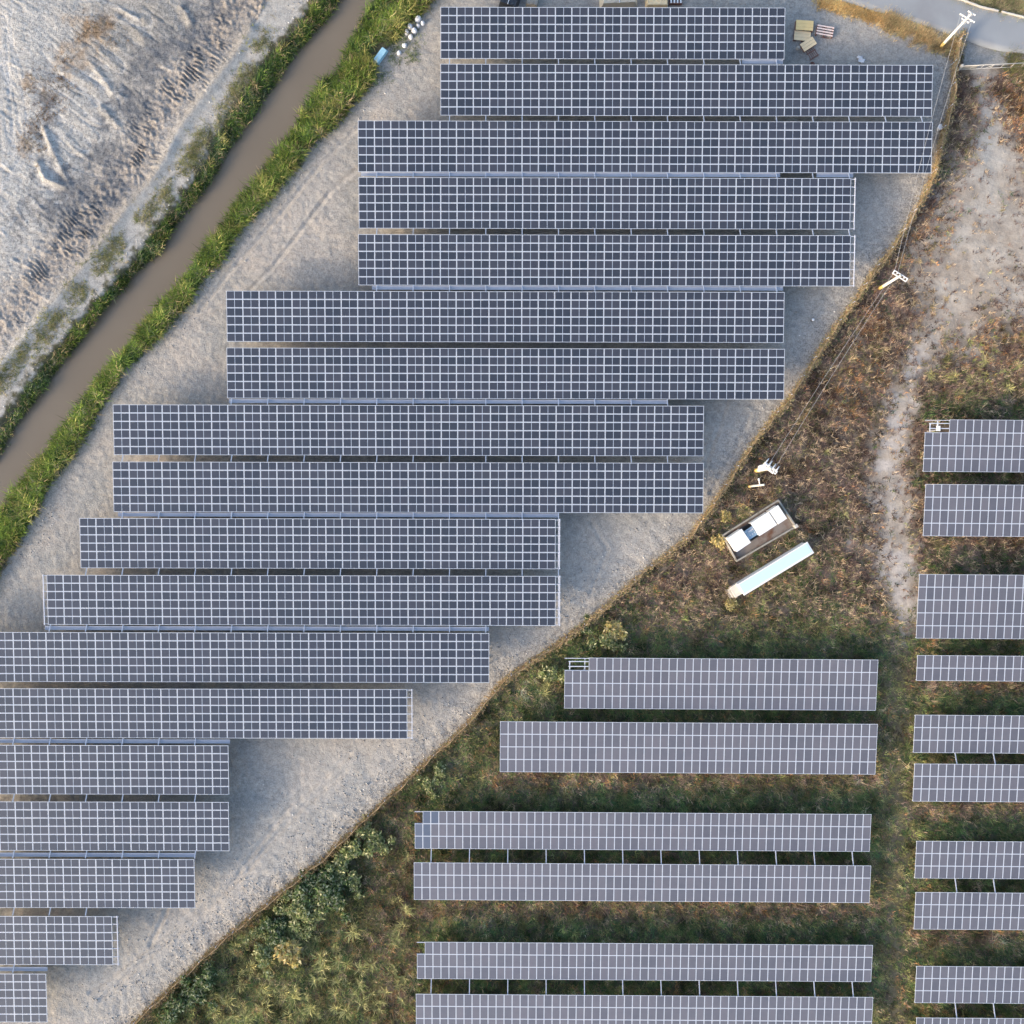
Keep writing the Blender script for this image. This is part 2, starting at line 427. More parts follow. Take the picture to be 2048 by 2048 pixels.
def soil_colour(X, Y):
    U, V = X * PPM + 1024, 1024 - Y * PPM
    n1, n2 = fbm(X * .12, Y * .12, 0, 5), fbm(X * .5, Y * .5, 1, 4)
    n3 = fbm(X * .9, Y * .25, 2, 3)
    A = lambda *c: np.broadcast_to(np.array(c, float), X.shape + (3,)).copy()
    yard = lerp(A(.33, .322, .303), A(.425, .383, .337), np.clip((n1 - .35) * 2.6 + (n2 - .5) * .9, 0, 1))
    d, s = polydist(X, Y, FENCE_PX)
    yard = lerp(yard, A(.405, .388, .362), np.clip(np.exp(-(d / 5.0) ** 2) * .8, 0, 1))
    west = lerp(A(.285, .274, .255), A(.38, .368, .348), np.clip((fbm(X * .1, Y * .1, 3, 4) - .3) * 2.2, 0, 1))
    far = 1 - sstep(-25, 190, U - (V - 150) * .0 - 60)
    west = lerp(west, A(.455, .445, .425), far * .75)
    nz = (fbm(X * .45, Y * .45, 4, 4) - .5)
    nzf = (fbm(X * 1.6, Y * 1.6, 2, 3) - .5) * 1.6
    st = streaks(X, Y)
    west = lerp(west, A(.56, .55, .535), np.clip(st, 0, 1) * .6)
    west = lerp(west, A(.22, .215, .21), np.clip(-st, 0, 1) * .45)
    for p in TYRES:
        dd, _ = polydist(X, Y, p)
        west = lerp(west, A(.52, .51, .495), np.exp(-((np.abs(dd - .85)) / .2) ** 2) * .5 * sstep(.25, .6, n2))
    for (u, v, r) in RUST:
        dd = np.hypot(U - u * Z, V - v * Z) / (r * Z * 1.4) + nz * 2.0 + nzf * .8
        west = lerp(west, A(.27, .185, .11), np.clip(1 - sstep(-.2, 1.2, dd), 0, 1) * .65)
    db, sb = polydist(X, Y, BERM)
    inner = X < xat(curve(BERM), Y)
    west = lerp(west, A(.31, .27, .235), inner * np.exp(-((db - 3.4) / 2.8) ** 2) * .75)
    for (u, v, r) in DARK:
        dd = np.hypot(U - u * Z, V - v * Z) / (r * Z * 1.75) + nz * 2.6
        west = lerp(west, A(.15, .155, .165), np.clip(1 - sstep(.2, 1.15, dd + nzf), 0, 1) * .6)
    west = lerp(west, A(.40, .382, .352), (~inner) * 1.0 * sstep(0, .4, db))
    field = lerp(A(.15, .12, .092), A(.23, .185, .14), np.clip((n2 - .3) * 2, 0, 1))
    field = lerp(field, A(.12, .125, .075), sstep(1200, 1330, V) * .7)
    tm = track_mask(X, Y)
    sand = lerp(A(.345, .295, .245), A(.47, .42, .36), np.clip((n2 - .3) * 2.2, 0, 1))
    sand = lerp(sand, A(.48, .435, .395), sstep(.45, 1.0, tm) * sstep(.3, .7, fbm(X * .7, Y * .7, 3, 4)) * sstep(600, 760, V))
    sand = lerp(sand, A(.33, .345, .345), np.exp(-((U - 1975) / 35) ** 2) * np.exp(-((V - 260) / 120) ** 2) * .6)
    field = lerp(field, sand, tm)
    path = np.exp(-((U - 1793) / 24) ** 2) * sstep(1260, 1340, V)
    field = lerp(field, A(.17, .145, .095), path * .8)
    fx, rw, re = xat(FENCE, Y), xat(REED_W, Y), xat(REED_E, Y)
    c = np.where((X > fx)[..., None], field, yard)
    bank = A(.10, .095, .06)
    c = np.where((X < re + .2)[..., None], bank, c)
    # ragged darker strip on the yard side of the reeds
    e = np.clip(1 - (X - re) / 2.6 + (n2 - .5) * 1.5, 0, 1) * (X >= re)
    c = lerp(c, A(.27, .265, .24), e * .7)
    eb = np.clip((rw + .15 - X) / 1.3 + (fbm(X * 1.3, Y * 1.3, 5, 3) - .5) * 3.2, 0, 1) * (X < rw + 1.2)
    c = lerp(c, west, eb)
    # verge and land beyond the road, concrete apron at the gate
    road_hi = np.interp(U, [p[0] for p in ROAD_HI], [p[1] for p in ROAD_HI])
    road_lo = np.interp(U, [p[0] for p in ROAD_LO], [p[1] for p in ROAD_LO])
    c = np.where(((V < road_hi - 2) & (U > 1800))[..., None], lerp(A(.20, .17, .10), A(.13, .15, .07), n2), c)
    ap = (U > 1926) & (V > road_lo - 4) & (V < 131)
    c = np.where(ap[..., None], lerp(A(.25, .255, .25), A(.33, .32, .30), n2), c)
    vg = np.exp(-((V - road_lo - 8) / 10) ** 2) * sstep(1600, 1660, U) * (U < 1926)
    c = lerp(c, A(.44, .36, .24), np.clip(vg * (.3 + n2), 0, 1) * .45)
    for p in RUTS:
        dd, _ = polydist(X, Y, p)
        c = lerp(c, A(.47, .43, .38), np.exp(-(dd / .4) ** 2) * .45 * sstep(.2, .55, n2))
    for p in RUTS[:2]:
        dd, _ = polydist(X, Y, p)
        c = lerp(c, A(.47, .435, .39), np.exp(-((dd - .9) / .5) ** 2) * .4)
    c = c * (.93 + .14 * vnoise(X * 2.4, Y * 2.4, 4))[..., None]
    amp = np.full(X.shape, .52)
    amp = np.maximum(amp, 1.0 * np.exp(-(d / 5.0) ** 2))
    amp = np.where(X > fx + .5, .52 - .3 * tm, amp)
    amp = np.where(X < rw - .3, np.where(inner, .85, .5), amp)
    return np.concatenate([np.clip(c, 0, 1), np.clip(amp, 0, 1)[..., None]], -1)

# ------------------------------------------------------------------ ground
def axis(fa, fb):
    far = [-900, -500, -300, -200, -140, -110, -90, -80]
    lo = np.arange(-74, fa, .25); mid = np.arange(fa, fb, .14); hi = np.arange(fb, 74.1, .25)
    return np.concatenate([far, lo, mid, hi, [-f for f in reversed(far)]])
ax, ay = axis(-66, -22), axis(2, 66)
GX, GY = np.meshgrid(ax, ay)
GZ = height(GX, GY)
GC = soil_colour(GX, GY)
nx, ny = len(ax), len(ay)
V = np.stack([GX.ravel(), GY.ravel(), GZ.ravel()], 1)
ii = (np.arange(ny - 1)[:, None] * nx + np.arange(nx - 1)[None, :]).ravel()
F = np.stack([ii, ii + 1, ii + nx + 1, ii + nx], 1)
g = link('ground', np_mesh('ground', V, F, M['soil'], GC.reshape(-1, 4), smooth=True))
tag(g, 'pale grey gravel yard, dug earth and brown field soil', 'ground', kind='structure')

def gz(x, y):
    return float(height(np.array([x]), np.array([y]))[0])

# water
def water():
    m, nt, out = new_mat('muddy_water')
    b = nt.nodes.new('ShaderNodeBsdfPrincipled')
    ge = nt.nodes.new('ShaderNodeNewGeometry')
    nz = nt.nodes.new('ShaderNodeTexNoise'); nz.inputs['Scale'].default_value = .12; nz.inputs['Detail'].default_value = 4
    nt.links.new(ge.outputs['Position'], nz.inputs['Vector'])
    mx = nt.nodes.new('ShaderNodeMix'); mx.data_type = 'RGBA'
    mx.inputs['A'].default_value = (.160, .132, .098, 1); mx.inputs['B'].default_value = (.205, .172, .130, 1)
    nt.links.new(nz.outputs['Fac'], mx.inputs['Factor']); nt.links.new(mx.outputs['Result'], b.inputs['Base Color'])
    b.inputs['Roughness'].default_value = .12
    n2 = nt.nodes.new('ShaderNodeTexNoise'); n2.inputs['Scale'].default_value = 1.2; n2.inputs['Detail'].default_value = 3
    nt.links.new(ge.outputs['Position'], n2.inputs['Vector'])
    bp = nt.nodes.new('ShaderNodeBump'); bp.inputs['Strength'].default_value = .12; bp.inputs['Distance'].default_value = .05
    nt.links.new(n2.outputs['Fac'], bp.inputs['Height']); nt.links.new(bp.outputs['Normal'], b.inputs['Normal'])
    nt.links.new(b.outputs['BSDF'], out.inputs['Surface'])
    mb = MB()
    ys = np.linspace(-60, 74, 60)
    vs = []
    for y in ys:
        vs += [(xat(WATER_W, y) - 1.6, y, -1.25), (xat(WATER_E, y) + 1.6, y, -1.25)]
    mb.add(vs, [(2 * i, 2 * i + 1, 2 * i + 3, 2 * i + 2) for i in range(len(ys) - 1)])
    o = link('canal_water', mb.mesh('canal_water', m))
    tag(o, 'smooth muddy brown canal water between two reed banks', 'canal', kind='structure')
water()

# road: a real slab edge with a low kerb on its far side
def resample(pts, step):
    P = np.array(pts, float); seg = np.hypot(*np.diff(P, axis=0).T); L = np.concatenate([[0], np.cumsum(seg)])
    t = np.linspace(0, L[-1], max(2, int(L[-1] / step)))
    return np.stack([np.interp(t, L, P[:, 0]), np.interp(t, L, P[:, 1])], 1)
def road():
    n = 60
    def rs(p):
        P = np.array([W(*q)[:2] for q in p]); seg = np.hypot(*np.diff(P, axis=0).T); L = np.concatenate([[0], np.cumsum(seg)]); t = np.linspace(0, L[-1], n)
        return np.stack([np.interp(t, L, P[:, 0]), np.interp(t, L, P[:, 1])], 1)
    a, b = rs(ROAD_LO), rs(ROAD_HI)
    vs, fs = [], []
    for i in range(n):
        for k in range(7):
            q = a[i] * (1 - k / 6) + b[i] * k / 6
            vs.append((q[0], q[1], .26 + .04 * math.sin(k / 6 * math.pi)))
    for i in range(n):
        vs.append((a[i][0], a[i][1], -.4))
    for i in range(n - 1):
        for k in range(6):
            fs.append((i * 7 + k, i * 7 + 7 + k, i * 7 + 8 + k, i * 7 + 1 + k))
        fs.append((n * 7 + i, n * 7 + i + 1, i * 7 + 7, i * 7))
    mb = MB().add(vs, fs)
    o = link('road', mb.mesh('road', M['asph'], True)); tag(o, 'grey paved road crossing the upper right corner', 'road', kind='structure')
    mb = MB()
    for i in range(n - 1):
        p, q = b[i], b[i + 1]
        d = q - p; l = np.hypot(*d); an = math.atan2(d[1], d[0])
        if i in (13, 37): continue
        mb.box(((p[0] + q[0]) / 2, (p[1] + q[1]) / 2 + .10, .25), (l * .985, .16, .55 + .04 * (i % 3)), an, 0, .02)
    o = link('kerb', mb.mesh('kerb', M['conc_lt'])); tag(o, 'broken pale concrete kerb along the far side of the road', 'kerb', kind='structure')
road()

# ------------------------------------------------------------------ solar panels
def panel_mesh(name, w, h, f, bar, cell, t=.038):
    mb = MB()
    x = [-w / 2, -w / 2 + f] + ([-bar / 2, bar / 2] if bar else []) + [w / 2 - f, w / 2]
    y = [-h / 2, -h / 2 + f, h / 2 - f, h / 2]
    z = t / 2
    vs = [(a, b, z) for b in y for a in x]
    n = len(x)
    for j in range(3):
        for i in range(n - 1):
            edge = i == 0 or i == n - 2 or j != 1
            mid = bar and i == 2 and j == 1
            mb.f.append((j * n + i, j * n + i + 1, j * n + n + i + 1, j * n + n + i))
            mb.m.append(1 if edge else (2 if mid else 0))
    mb.v = vs[:]
    k = len(vs)
    mb.v += [(-w / 2, -h / 2, -z), (w / 2, -h / 2, -z), (w / 2, h / 2, -z), (-w / 2, h / 2, -z)]
    def row(idx): return idx
    top = [0, n - 1, 4 * n - 1, 3 * n]
    rims = [[i for i in range(n)], [j * n + n - 1 for j in range(4)], [3 * n + i for i in reversed(range(n))], [j * n for j in reversed(range(4))]]
    for s in range(4):
        mb.f.append(tuple([k + s, k + (s + 1) % 4] + rims[s][::-1])); mb.m.append(1)
    mb.f.append((k + 3, k + 2, k + 1, k)); mb.m.append(3)
    return mb.mesh(name, [cell, M['alu'], M['alu2'], M['back']]), mb

PM_DARK, PD = panel_mesh('landscape_panel', 1.982, 1.0, .052, .066, M['cell_dark'])
PM_BLUE, _ = panel_mesh('blue_portrait_panel', .972, 1.588, .045, 0, cell_mat('blue_cells', (.070, .092, .138), (.115, .132, .175), .25, .9))
PM_PALE, PP = panel_mesh('portrait_panel', .972, 1.588, .045, 0, M['cell_pale'])

def merged(mb, xf, name, mats):
    """several equal pieces as one mesh; xf: list of (x, y, z, tilt)"""
    o = MB()
    for (x, y, z, t) in xf:
        c, s = math.cos(t), math.sin(t)
        n = len(o.v)
        o.v += [(a + x, b * c - d * s + y, b * s + d * c + z) for a, b, d in mb.v]
        o.f += [tuple(i + n for i in f) for f in mb.f]; o.m += mb.m
    return o.mesh(name, mats)

def bar_mesh(name, dims, mat):
    return MB().box((0, 0, 0), dims).mesh(name, mat)
BEAMS = {}
def bar(name, l, w, h, mat):
    key = (name, round(l, 2), w, h)
    if key not in BEAMS: BEAMS[key] = bar_mesh(name, (w, l, h), mat)
    return BEAMS[key]

def make_array(cx, cy, zm, rz, n, rows, pw, ph, tilt, pmesh, pmb, label, group, bay, x0, skip=(), stub=(0, 0), gap=None, connect=True, span=None):
    wx, wy, _ = W(cx, cy, zm)
    root = empty('solar_array', (wx, wy, 0), rz)
    tag(root, label, 'solar array', group)
    L, D = n * pw, rows * ph
    P = []
    for j in range(rows):
        s = ((rows - 1) / 2 - j) * ph
        for i in range(n):
            if (i, j) in skip: continue
            P.append(((i - (n - 1) / 2) * pw, s * math.cos(tilt), zm + s * math.sin(tilt)))
    def key(p):
        X, Y = wx + p[0], wy + p[1]
        out = max(abs(X), abs(Y)) > 62
        return (out, X * X + Y * Y + (CAMH - p[2]) ** 2)
    P.sort(key=key)
    for p in P[:100]:
        link('solar_panel', pmesh, root, (p[0], p[1], p[2]), (tilt + random.gauss(0, .002), random.gauss(0, .0015), 0))
    if len(P) > 100:
        o = link('solar_panel', merged(pmb, [(p[0], p[1], p[2], tilt) for p in P[100:]], 'panel_field', list(pmesh.materials)), root)
        o['kind'] = 'stuff'
    # purlins under the panel joints
    xl, xr = -L / 2 - stub[0] - .02, L / 2 + stub[1] + .02
    for j in range(rows + 1):
        s = (rows / 2 - j) * ph
        s = min(max(s, -D / 2 + .1), D / 2 - .1)
        me = bar_mesh('purlin', (xr - xl, .07, .09), M['galv'])
        link('purlin', me, root, ((xl + xr) / 2, s * math.cos(tilt), zm + s * math.sin(tilt) - .075), (tilt, 0, 0))
    if len(skip) > 1:
        k = len(skip)
        for o in (.32, -.30):
            s = ((rows - 1) / 2) * ph + o
            link('notch_rail', bar_mesh('notch_rail', (k * pw - .5, .10, .09), M['alu']), root, (-L / 2 + k * pw / 2 + .22, s * math.cos(tilt), zm + s * math.sin(tilt)), (tilt, 0, 0))
        s = ((rows - 1) / 2) * ph - .18
        link('notch_rail', bar('notch_rail', 1.05, .12, .09, M['alu']), root, (-L / 2 + .62, s * math.cos(tilt), zm + s * math.sin(tilt) - .085), (tilt, 0, 0))
    for sgn, st in ((-1, stub[0]), (1, stub[1])):
        if st > .2:
            link('end_rail', bar('end_rail', D + .1, .09, .1, M['galv']), root, (sgn * (L / 2 + st - .12), 0, zm + .012), (tilt, 0, 0))
    # rafters, posts and the beams that tie one array to the next
    inset = .1 if rows == 6 else .75
    k0 = math.ceil((xl + wx - x0 + inset) / bay); xs = []
    k = k0
    while x0 + k * bay < xr + wx - inset:
        xs.append(x0 + k * bay - wx); k += 1
    for x in xs:
        if abs(x + wx) > 70: continue
        link('rafter', bar('rafter', D - .2, .1, .14, M['galv']), root, (x, 0, zm - .195), (tilt, 0, 0))
        for sgn in (-1, 1):
            s = sgn * D * .22
            zt = zm + s * math.sin(tilt) - .25
            link('post', bar_post(zt), root, (x, s, 0))
        if gap and connect and (span is None or span[0] < x + wx < span[1]):
            a = (-D / 2 * math.cos(tilt) - .012, zm - D / 2 * math.sin(tilt) - .06)
            b = (-D / 2 * math.cos(tilt) - gap + .012, zm + D / 2 * math.sin(tilt) - .075)
            l = math.hypot(a[0] - b[0], a[1] - b[1])
            link('connecting_beam', bar('connecting_beam', l, .10, .09, M['galv']), root, (x, (a[0] + b[0]) / 2, (a[1] + b[1]) / 2), (-math.atan2(b[1] - a[1], a[0] - b[0]), 0, 0))
    return root, wx, wy, L, D
POSTS = {}
def bar_post(h):
    h = round(h, 2)
    if h not in POSTS:
        POSTS[h] = MB().box((0, 0, h / 2 - .2), (.12, .12, h + .4)).mesh('post', [M['galv']])
    return POSTS[h]

NUM = ['topmost', 'second', 'third', 'fourth', 'fifth', 'sixth', 'seventh', 'eighth', 'ninth', 'tenth', 'eleventh', 'twelfth', 'thirteenth', 'fourteenth', 'fifteenth', 'sixteenth', 'seventeenth', 'lowest']
# left, right (panel ends), mean top, mean bottom (plan units), panels, note
MAIN = [
 (881.7, 1569, 15.2, 117.8, 21, 'topmost dark grid solar array, its right end beside the wooden pallets'),
 (881.7, 1864, 129.6, 231.5, 30, 'second dark grid solar array from the top, directly below the wooden pallets'),
 (717, 1863, 243.4, 344.5, 35, 'third dark grid solar array from the top, right end beside a small white tub'),
 (717.5, 1701, 356.5, 457, 30, 'fourth dark grid solar array from the top, upper of two with bare rails at right'),
 (717, 1700, 470.8, 570.7, 30, 'fifth dark grid solar array from the top, bare right rails close to the middle pole'),
 (453.3, 1568, 583.5, 684, 34, 'sixth dark grid solar array from the top, with an unbroken dark gap below it'),
 (455, 1567.5, 697.5, 797, 34, 'seventh dark grid solar array from the top, lower right corner almost touching the fence'),
 (229, 1405, 811, 910.6, 36, 'eighth dark grid solar array from the top, upper of the two longest arrays'),
 (229, 1404, 925.7, 1024, 36, 'ninth dark grid solar array from the top, lower of the two longest arrays'),
 (161.3, 1110, 1037.5, 1137, 29, 'tenth dark grid solar array from the top, bare rails only at its right end'),
 (96, 1110, 1152, 1249.4, 31, 'eleventh dark grid solar array from the top, bare rails at both its ends'),
 (None, 978.4, 1265.7, 1364, 34, 'twelfth dark grid solar array from the top, running out past the left picture edge'),
 (None, 814.5, 1378.5, 1475.5, 28, 'thirteenth dark grid solar array from the top, narrow bare rails at its right end'),
 (None, 457.5, 1491, 1588, 17, 'fourteenth dark grid solar array from the top, upper of two equally short ones'),
 (None, 458, 1604, 1701, 17, 'fifteenth dark grid solar array from the top, lower of two equally short ones'),
 (None, 389.5, 1719.4, 1814.5, 15, 'sixteenth dark grid solar array from the top, short, with bright rails closing its right end'),
 (None, 225, 1832.4, 1929.5, 10, 'seventeenth dark grid solar array from the top, small, with bare rails beside white rubble'),
 (None, 93.5, 1947.6, 2044, 6, 'lowest dark grid solar array, a small corner piece at bottom left'),
]
ZM, TILT, PW, PH = 3.0, R(3.9), 2.0, 1.022
SC = PPM * CAMH / (CAMH - ZM)
stubs = {3: (0, .62), 4: (0, .62), 9: (0, .62), 10: (.55, .62), 12: (0, .70), 15: (0, .0), 16: (0, .75)}
X0 = (1044.4 - 1024) / SC
rowpos = []
for i, (l, r, t, b, n, lab) in enumerate(MAIN):
    if l is None: l = r - n * PW * SC
    cx, cy = (l + r) / 2, (t + b) / 2
    if i > 10: cy -= (cx - 500) * -.0022 * 0
    res = make_array(cx, cy, ZM, R(-.13), n, 6, PW, PH, TILT, PM_DARK, PD, lab, 'dark grid solar arrays on the gravel yard', 4.435, X0, stub=stubs.get(i, (0, 0)), gap=.82, connect=i not in (5, 11, 17),
                     span=None if i == 17 else (-999 if MAIN[i + 1][0] is None else (MAIN[i + 1][0] - 1024) / SC - .1, (MAIN[i + 1][1] - 1024) / SC + stubs.get(i + 1, (0, 0))[1] + .1))
    rowpos.append((l, r, t, b, res))

# narrow metal walkways in every other gap
WALK = [(0, 1484, 1566, 'short grey walkway strip under the right end of the topmost dark array'),
        (2, 722, 1560, 'long grey walkway strip between the third and fourth dark arrays'),
        (2, 1633, 1706, 'short bluish walkway strip at the right end between the third and fourth dark arrays'),
        (4, 744, 1566, 'grey walkway strip between the fifth and sixth dark arrays'),
        (6, 458, 1334, 'grey walkway strip between the seventh and eighth dark arrays'),
        (8, 236, 1118, 'grey walkway strip between the ninth and tenth dark arrays'),
        (10, 90, 978, 'grey walkway strip between the eleventh and twelfth dark arrays'),
        (12, -60, 460, 'grey walkway strip between the thirteenth and fourteenth dark arrays'),
        (14, -60, 391, 'grey walkway strip between the fifteenth and sixteenth dark arrays'),
        (16, -60, 95, 'short grey walkway strip between the seventeenth and lowest dark arrays')]
for (i, a, b, lab) in WALK:
    z = 2.72
    t0 = rowpos[i][3]; t1 = rowpos[i + 1][2]
    y = t0 + (t1 - t0) * .46
    p, q = W(a, y, z), W(b, y, z)
    yy = p[1] - ((a + b) / 2 - (rowpos[i][0] + rowpos[i][1]) / 2) / PPM * math.sin(R(.13))
    L = q[0] - p[0]
    root = empty('walkway', ((p[0] + q[0]) / 2, yy, 0), R(-.13))
    tag(root, lab, 'walkway', 'metal walkways between the dark arrays')
    mb = MB().box((0, 0, z), (L, .36, .04))
    link('deck', mb.mesh('deck', M['grate']), root)
    for s in (-1, 1):
        link('edge_rail', MB().box((0, s * .205, z + .02), (L, .04, .10)).mesh('edge_rail', M['galv']), root)
    k = -L / 2 + .3
    while k < L / 2:
        link('bracket', bar('bracket', .5, .08, .06, M['galv']), root, (k, 0, z - .06)); k += 4.435

# pale arrays in the weedy field
PW2, PH2, T2, Z2 = .986, 1.606, R(6.5), 2.05
SC2 = PPM * CAMH / (CAMH - Z2)
EAST = [
 (1129, 1754, 1316.5, 1420, 39, 4, {(0, 0), (1, 0), (2, 0)}, 'pale grey solar array with a three panel notch of bare rails at its left end', 0),
 (1000, 1753, 1445, 1547, 47, 4, (), 'pale grey solar array of four rows, second below the long pale cabinet roof', 0),
 (829.6, 1741, 1625, 1700.6, 57, 3, {(0, 0)}, 'pale grey solar array notched at left, with bluish panels at its left end', 1),
 (827.8, 1740.5, 1727.2, 1803.5, 57, 3, (), 'pale grey solar array of three full rows, between the two notched long arrays', 0),
 (834, 1744, 1886.5, 1961, 57, 3, {(0, 0)}, 'pale grey solar array missing one corner panel, second up from the bottom edge', 1),
 (832, 1744.5, 1989.3, 2066, 57, 3, (), 'long pale grey solar array cut off by the bottom edge of the picture', 0),
 (1848.5, None, 838.5, 943.8, 18, 4, {(0, 0), (1, 0), (2, 0)}, 'pale grey solar array with bare rails at its corner, topmost along the right edge', 0),
 (1848.5, None, 968, 1072.5, 18, 4, (), 'pale grey solar array of four full rows at the right edge', 0),
 (1835, None, 1147.5, 1277.9, 19, 5, (), 'pale grey solar array of five rows, the deepest at the right edge', 0),
 (1833.5, None, 1309.8, 1362, 19, 2, (), 'pale grey solar array of only two rows at the right edge', 0),
 (1828, None, 1428.6, 1506.5, 19, 3, (), 'pale grey array at the right edge, first of three rows below the two row one', 1),
 (1827, None, 1526.5, 1603.6, 19, 3, (), 'pale grey array at the right edge, second of three rows below the two row one', 0),
 (1831, None, 1680.8, 1757.6, 19, 3, (), 'pale grey array at the right edge, third of three rows below the two row one', 1),
 (1829.5, None, 1783, 1859.8, 19, 3, (), 'pale grey array at the right edge, third up from the bottom right corner', 0),
 (1831, None, 1930.8, 2007, 19, 3, (), 'pale grey array at the right edge, second up from the bottom right corner', 1),
 (1831, None, 2033.6, 2110, 19, 3, (), 'pale grey array in the bottom right corner, cut by the bottom edge', 0)]
for i, (l, r, t, b, n, rows, skip, lab, conn) in enumerate(EAST):
    rz = R(-.40)
    if r is None:
        r = l + n * PW2 * SC2
        t += (r - l) / 2 * math.sin(R(.40)); b += (r - l) / 2 * math.sin(R(.40))
    pw = (r - l) / SC2 / n
    bay = 4.715
    x0 = ((862.5 if i < 6 else 1836) - 1024) / SC2
    gap = None
    if conn:
        gap = (EAST[i + 1][2] - EAST[i][3]) / SC2
    res = make_array((l + r) / 2, (t + b) / 2, Z2, rz, n, rows, pw, PH2, T2, PM_PALE, PP, lab, 'pale solar arrays in the weedy field', bay, x0, skip=skip, gap=gap, connect=bool(conn))
    if i == 2:      # the first panels of this row are bluer glass
        for ch in res[0].children:
            if ch.data.name.startswith('portrait_panel') and ch.location.x < -res[3] / 2 + (2.1 if ch.location.y < .8 else 3.4):
                ch.data = PM_BLUE
# little inverter cabinet on the bare rails of one array
def rail_box(px, py):
    x, y, z = W(px, py, 2.2)
    root = empty('junction_box', (x, y, z))
    tag(root, 'small white junction box clamped on bare rails at the right edge array', 'junction box')
    link('case', MB().box((0, 0, .1), (.42, .62, .3), 0, 0, .03).mesh('case', M['white']), root)
    link('conduit', MB().tube([(0, -.1, .1), (-.5, -.25, .08), (-.95, -.3, -.02), (-1.1, -.3, -.5)], .06).mesh('conduit', M['conc_lt']), root)
    link('bracket', MB().box((-.05, .55, 0), (.16, .75, .08)).mesh('bracket', M['white']), root)
rail_box(1876, 857)

# ------------------------------------------------------------------ boundary fence
def fence():
    P = resample([W(a, b, FH)[:2] for a, b in FENCE_PX], .55)
    root = empty('boundary_fence', (P[0][0], P[0][1], 0))
    tag(root, 'long tan boundary fence of weathered sheeting overgrown with dry vines', 'fence')
    o = np.array([P[0][0], P[0][1]])
    Q = P - o
    T = np.gradient(Q, axis=0); T /= np.linalg.norm(T, axis=1)[:, None]
    N = np.stack([T[:, 1], -T[:, 0]], 1)
    n = len(Q)
    vs, fs = [], []
    for i in range(n):
        h = FH + .14 * math.sin(i * 1.3) * math.sin(i * .37) + random.uniform(-.05, .05)
        wv = .09 * math.sin(i * .8) + random.uniform(-.05, .05)
        for (k, z) in ((-.03, -.35), (-.03, h * .5), (-.025, h), (.025, h), (.03, h * .5), (.03, -.35)):
            q = Q[i] + N[i] * (k + (wv if z > 0 else 0))
            vs.append((q[0], q[1], z))
    for i in range(n - 1):
        for k in range(5):
            fs.append((i * 6 + k, i * 6 + k + 1, i * 6 + 7 + k, i * 6 + 6 + k))
    link('sheeting', MB().add(vs, fs).mesh('sheeting', M['fence']), root)
    pm = MB().tube([(0, 0, -.4), (0, 0, FH + .12)], .045, 8).mesh('post', M['galv'])
    for i in range(2, n - 2, 5):
        q = Q[i] + N[i] * .16
        link('post', pm, root, (q[0], q[1], 0))
    # vines: blades hanging over both faces
    m = 26000
    i = RNG.integers(0, n, m)
    clump = vnoise(P[i, 0] * .3, P[i, 1] * .3, 2)
    keep = RNG.random(m) < .35 + clump * .9
    i = i[keep]; clump = clump[keep]; m = len(i)
    side = RNG.choice([-1, 1], m)
    base = Q[i] + N[i] * (RNG.normal(0, .24, m) + side * .05)[:, None] + T[i] * RNG.uniform(-.3, .3, m)[:, None]
    zb = RNG.uniform(.25, FH + .1, m)
    ang = RNG.uniform(0, 2 * math.pi, m)
    ln = RNG.uniform(.18, .5, m)
    d = np.stack([np.cos(ang), np.sin(ang)], 1)
    tip = base + d * (ln * .7)[:, None]
    wv = np.stack([-d[:, 1], d[:, 0]], 1) * RNG.uniform(.025, .06, m)[:, None]
    Vv = np.empty((m, 3, 3))
    Vv[:, 0, :2] = base + wv; Vv[:, 1, :2] = base - wv; Vv[:, 2, :2] = tip
    Vv[:, 0, 2] = Vv[:, 1, 2] = zb; Vv[:, 2, 2] = zb + RNG.uniform(-.25, .2, m)
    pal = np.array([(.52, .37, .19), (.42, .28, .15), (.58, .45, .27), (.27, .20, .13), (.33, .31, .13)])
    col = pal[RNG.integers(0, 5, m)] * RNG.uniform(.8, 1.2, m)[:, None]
    col = col * (1 - .45 * sstep(-10, -40, base[:, 1] + o[1]))[:, None]  # lower stretch darkened: the fence's shadow side put into the vine colour
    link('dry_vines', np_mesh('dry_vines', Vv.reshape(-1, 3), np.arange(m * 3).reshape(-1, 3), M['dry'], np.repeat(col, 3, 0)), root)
fence()

# ------------------------------------------------------------------ vegetation
PAL = np.array([(.25, .175, .14), (.50, .38, .25), (.42, .23, .11), (.22, .20, .095), (.125, .175, .065), (.06, .105, .05), (.34, .36, .13), (.145, .10, .085)]) * 1.15
MAU, TAN, ORA, OLI, GRE, DGR, YGR, DBR = range(8)

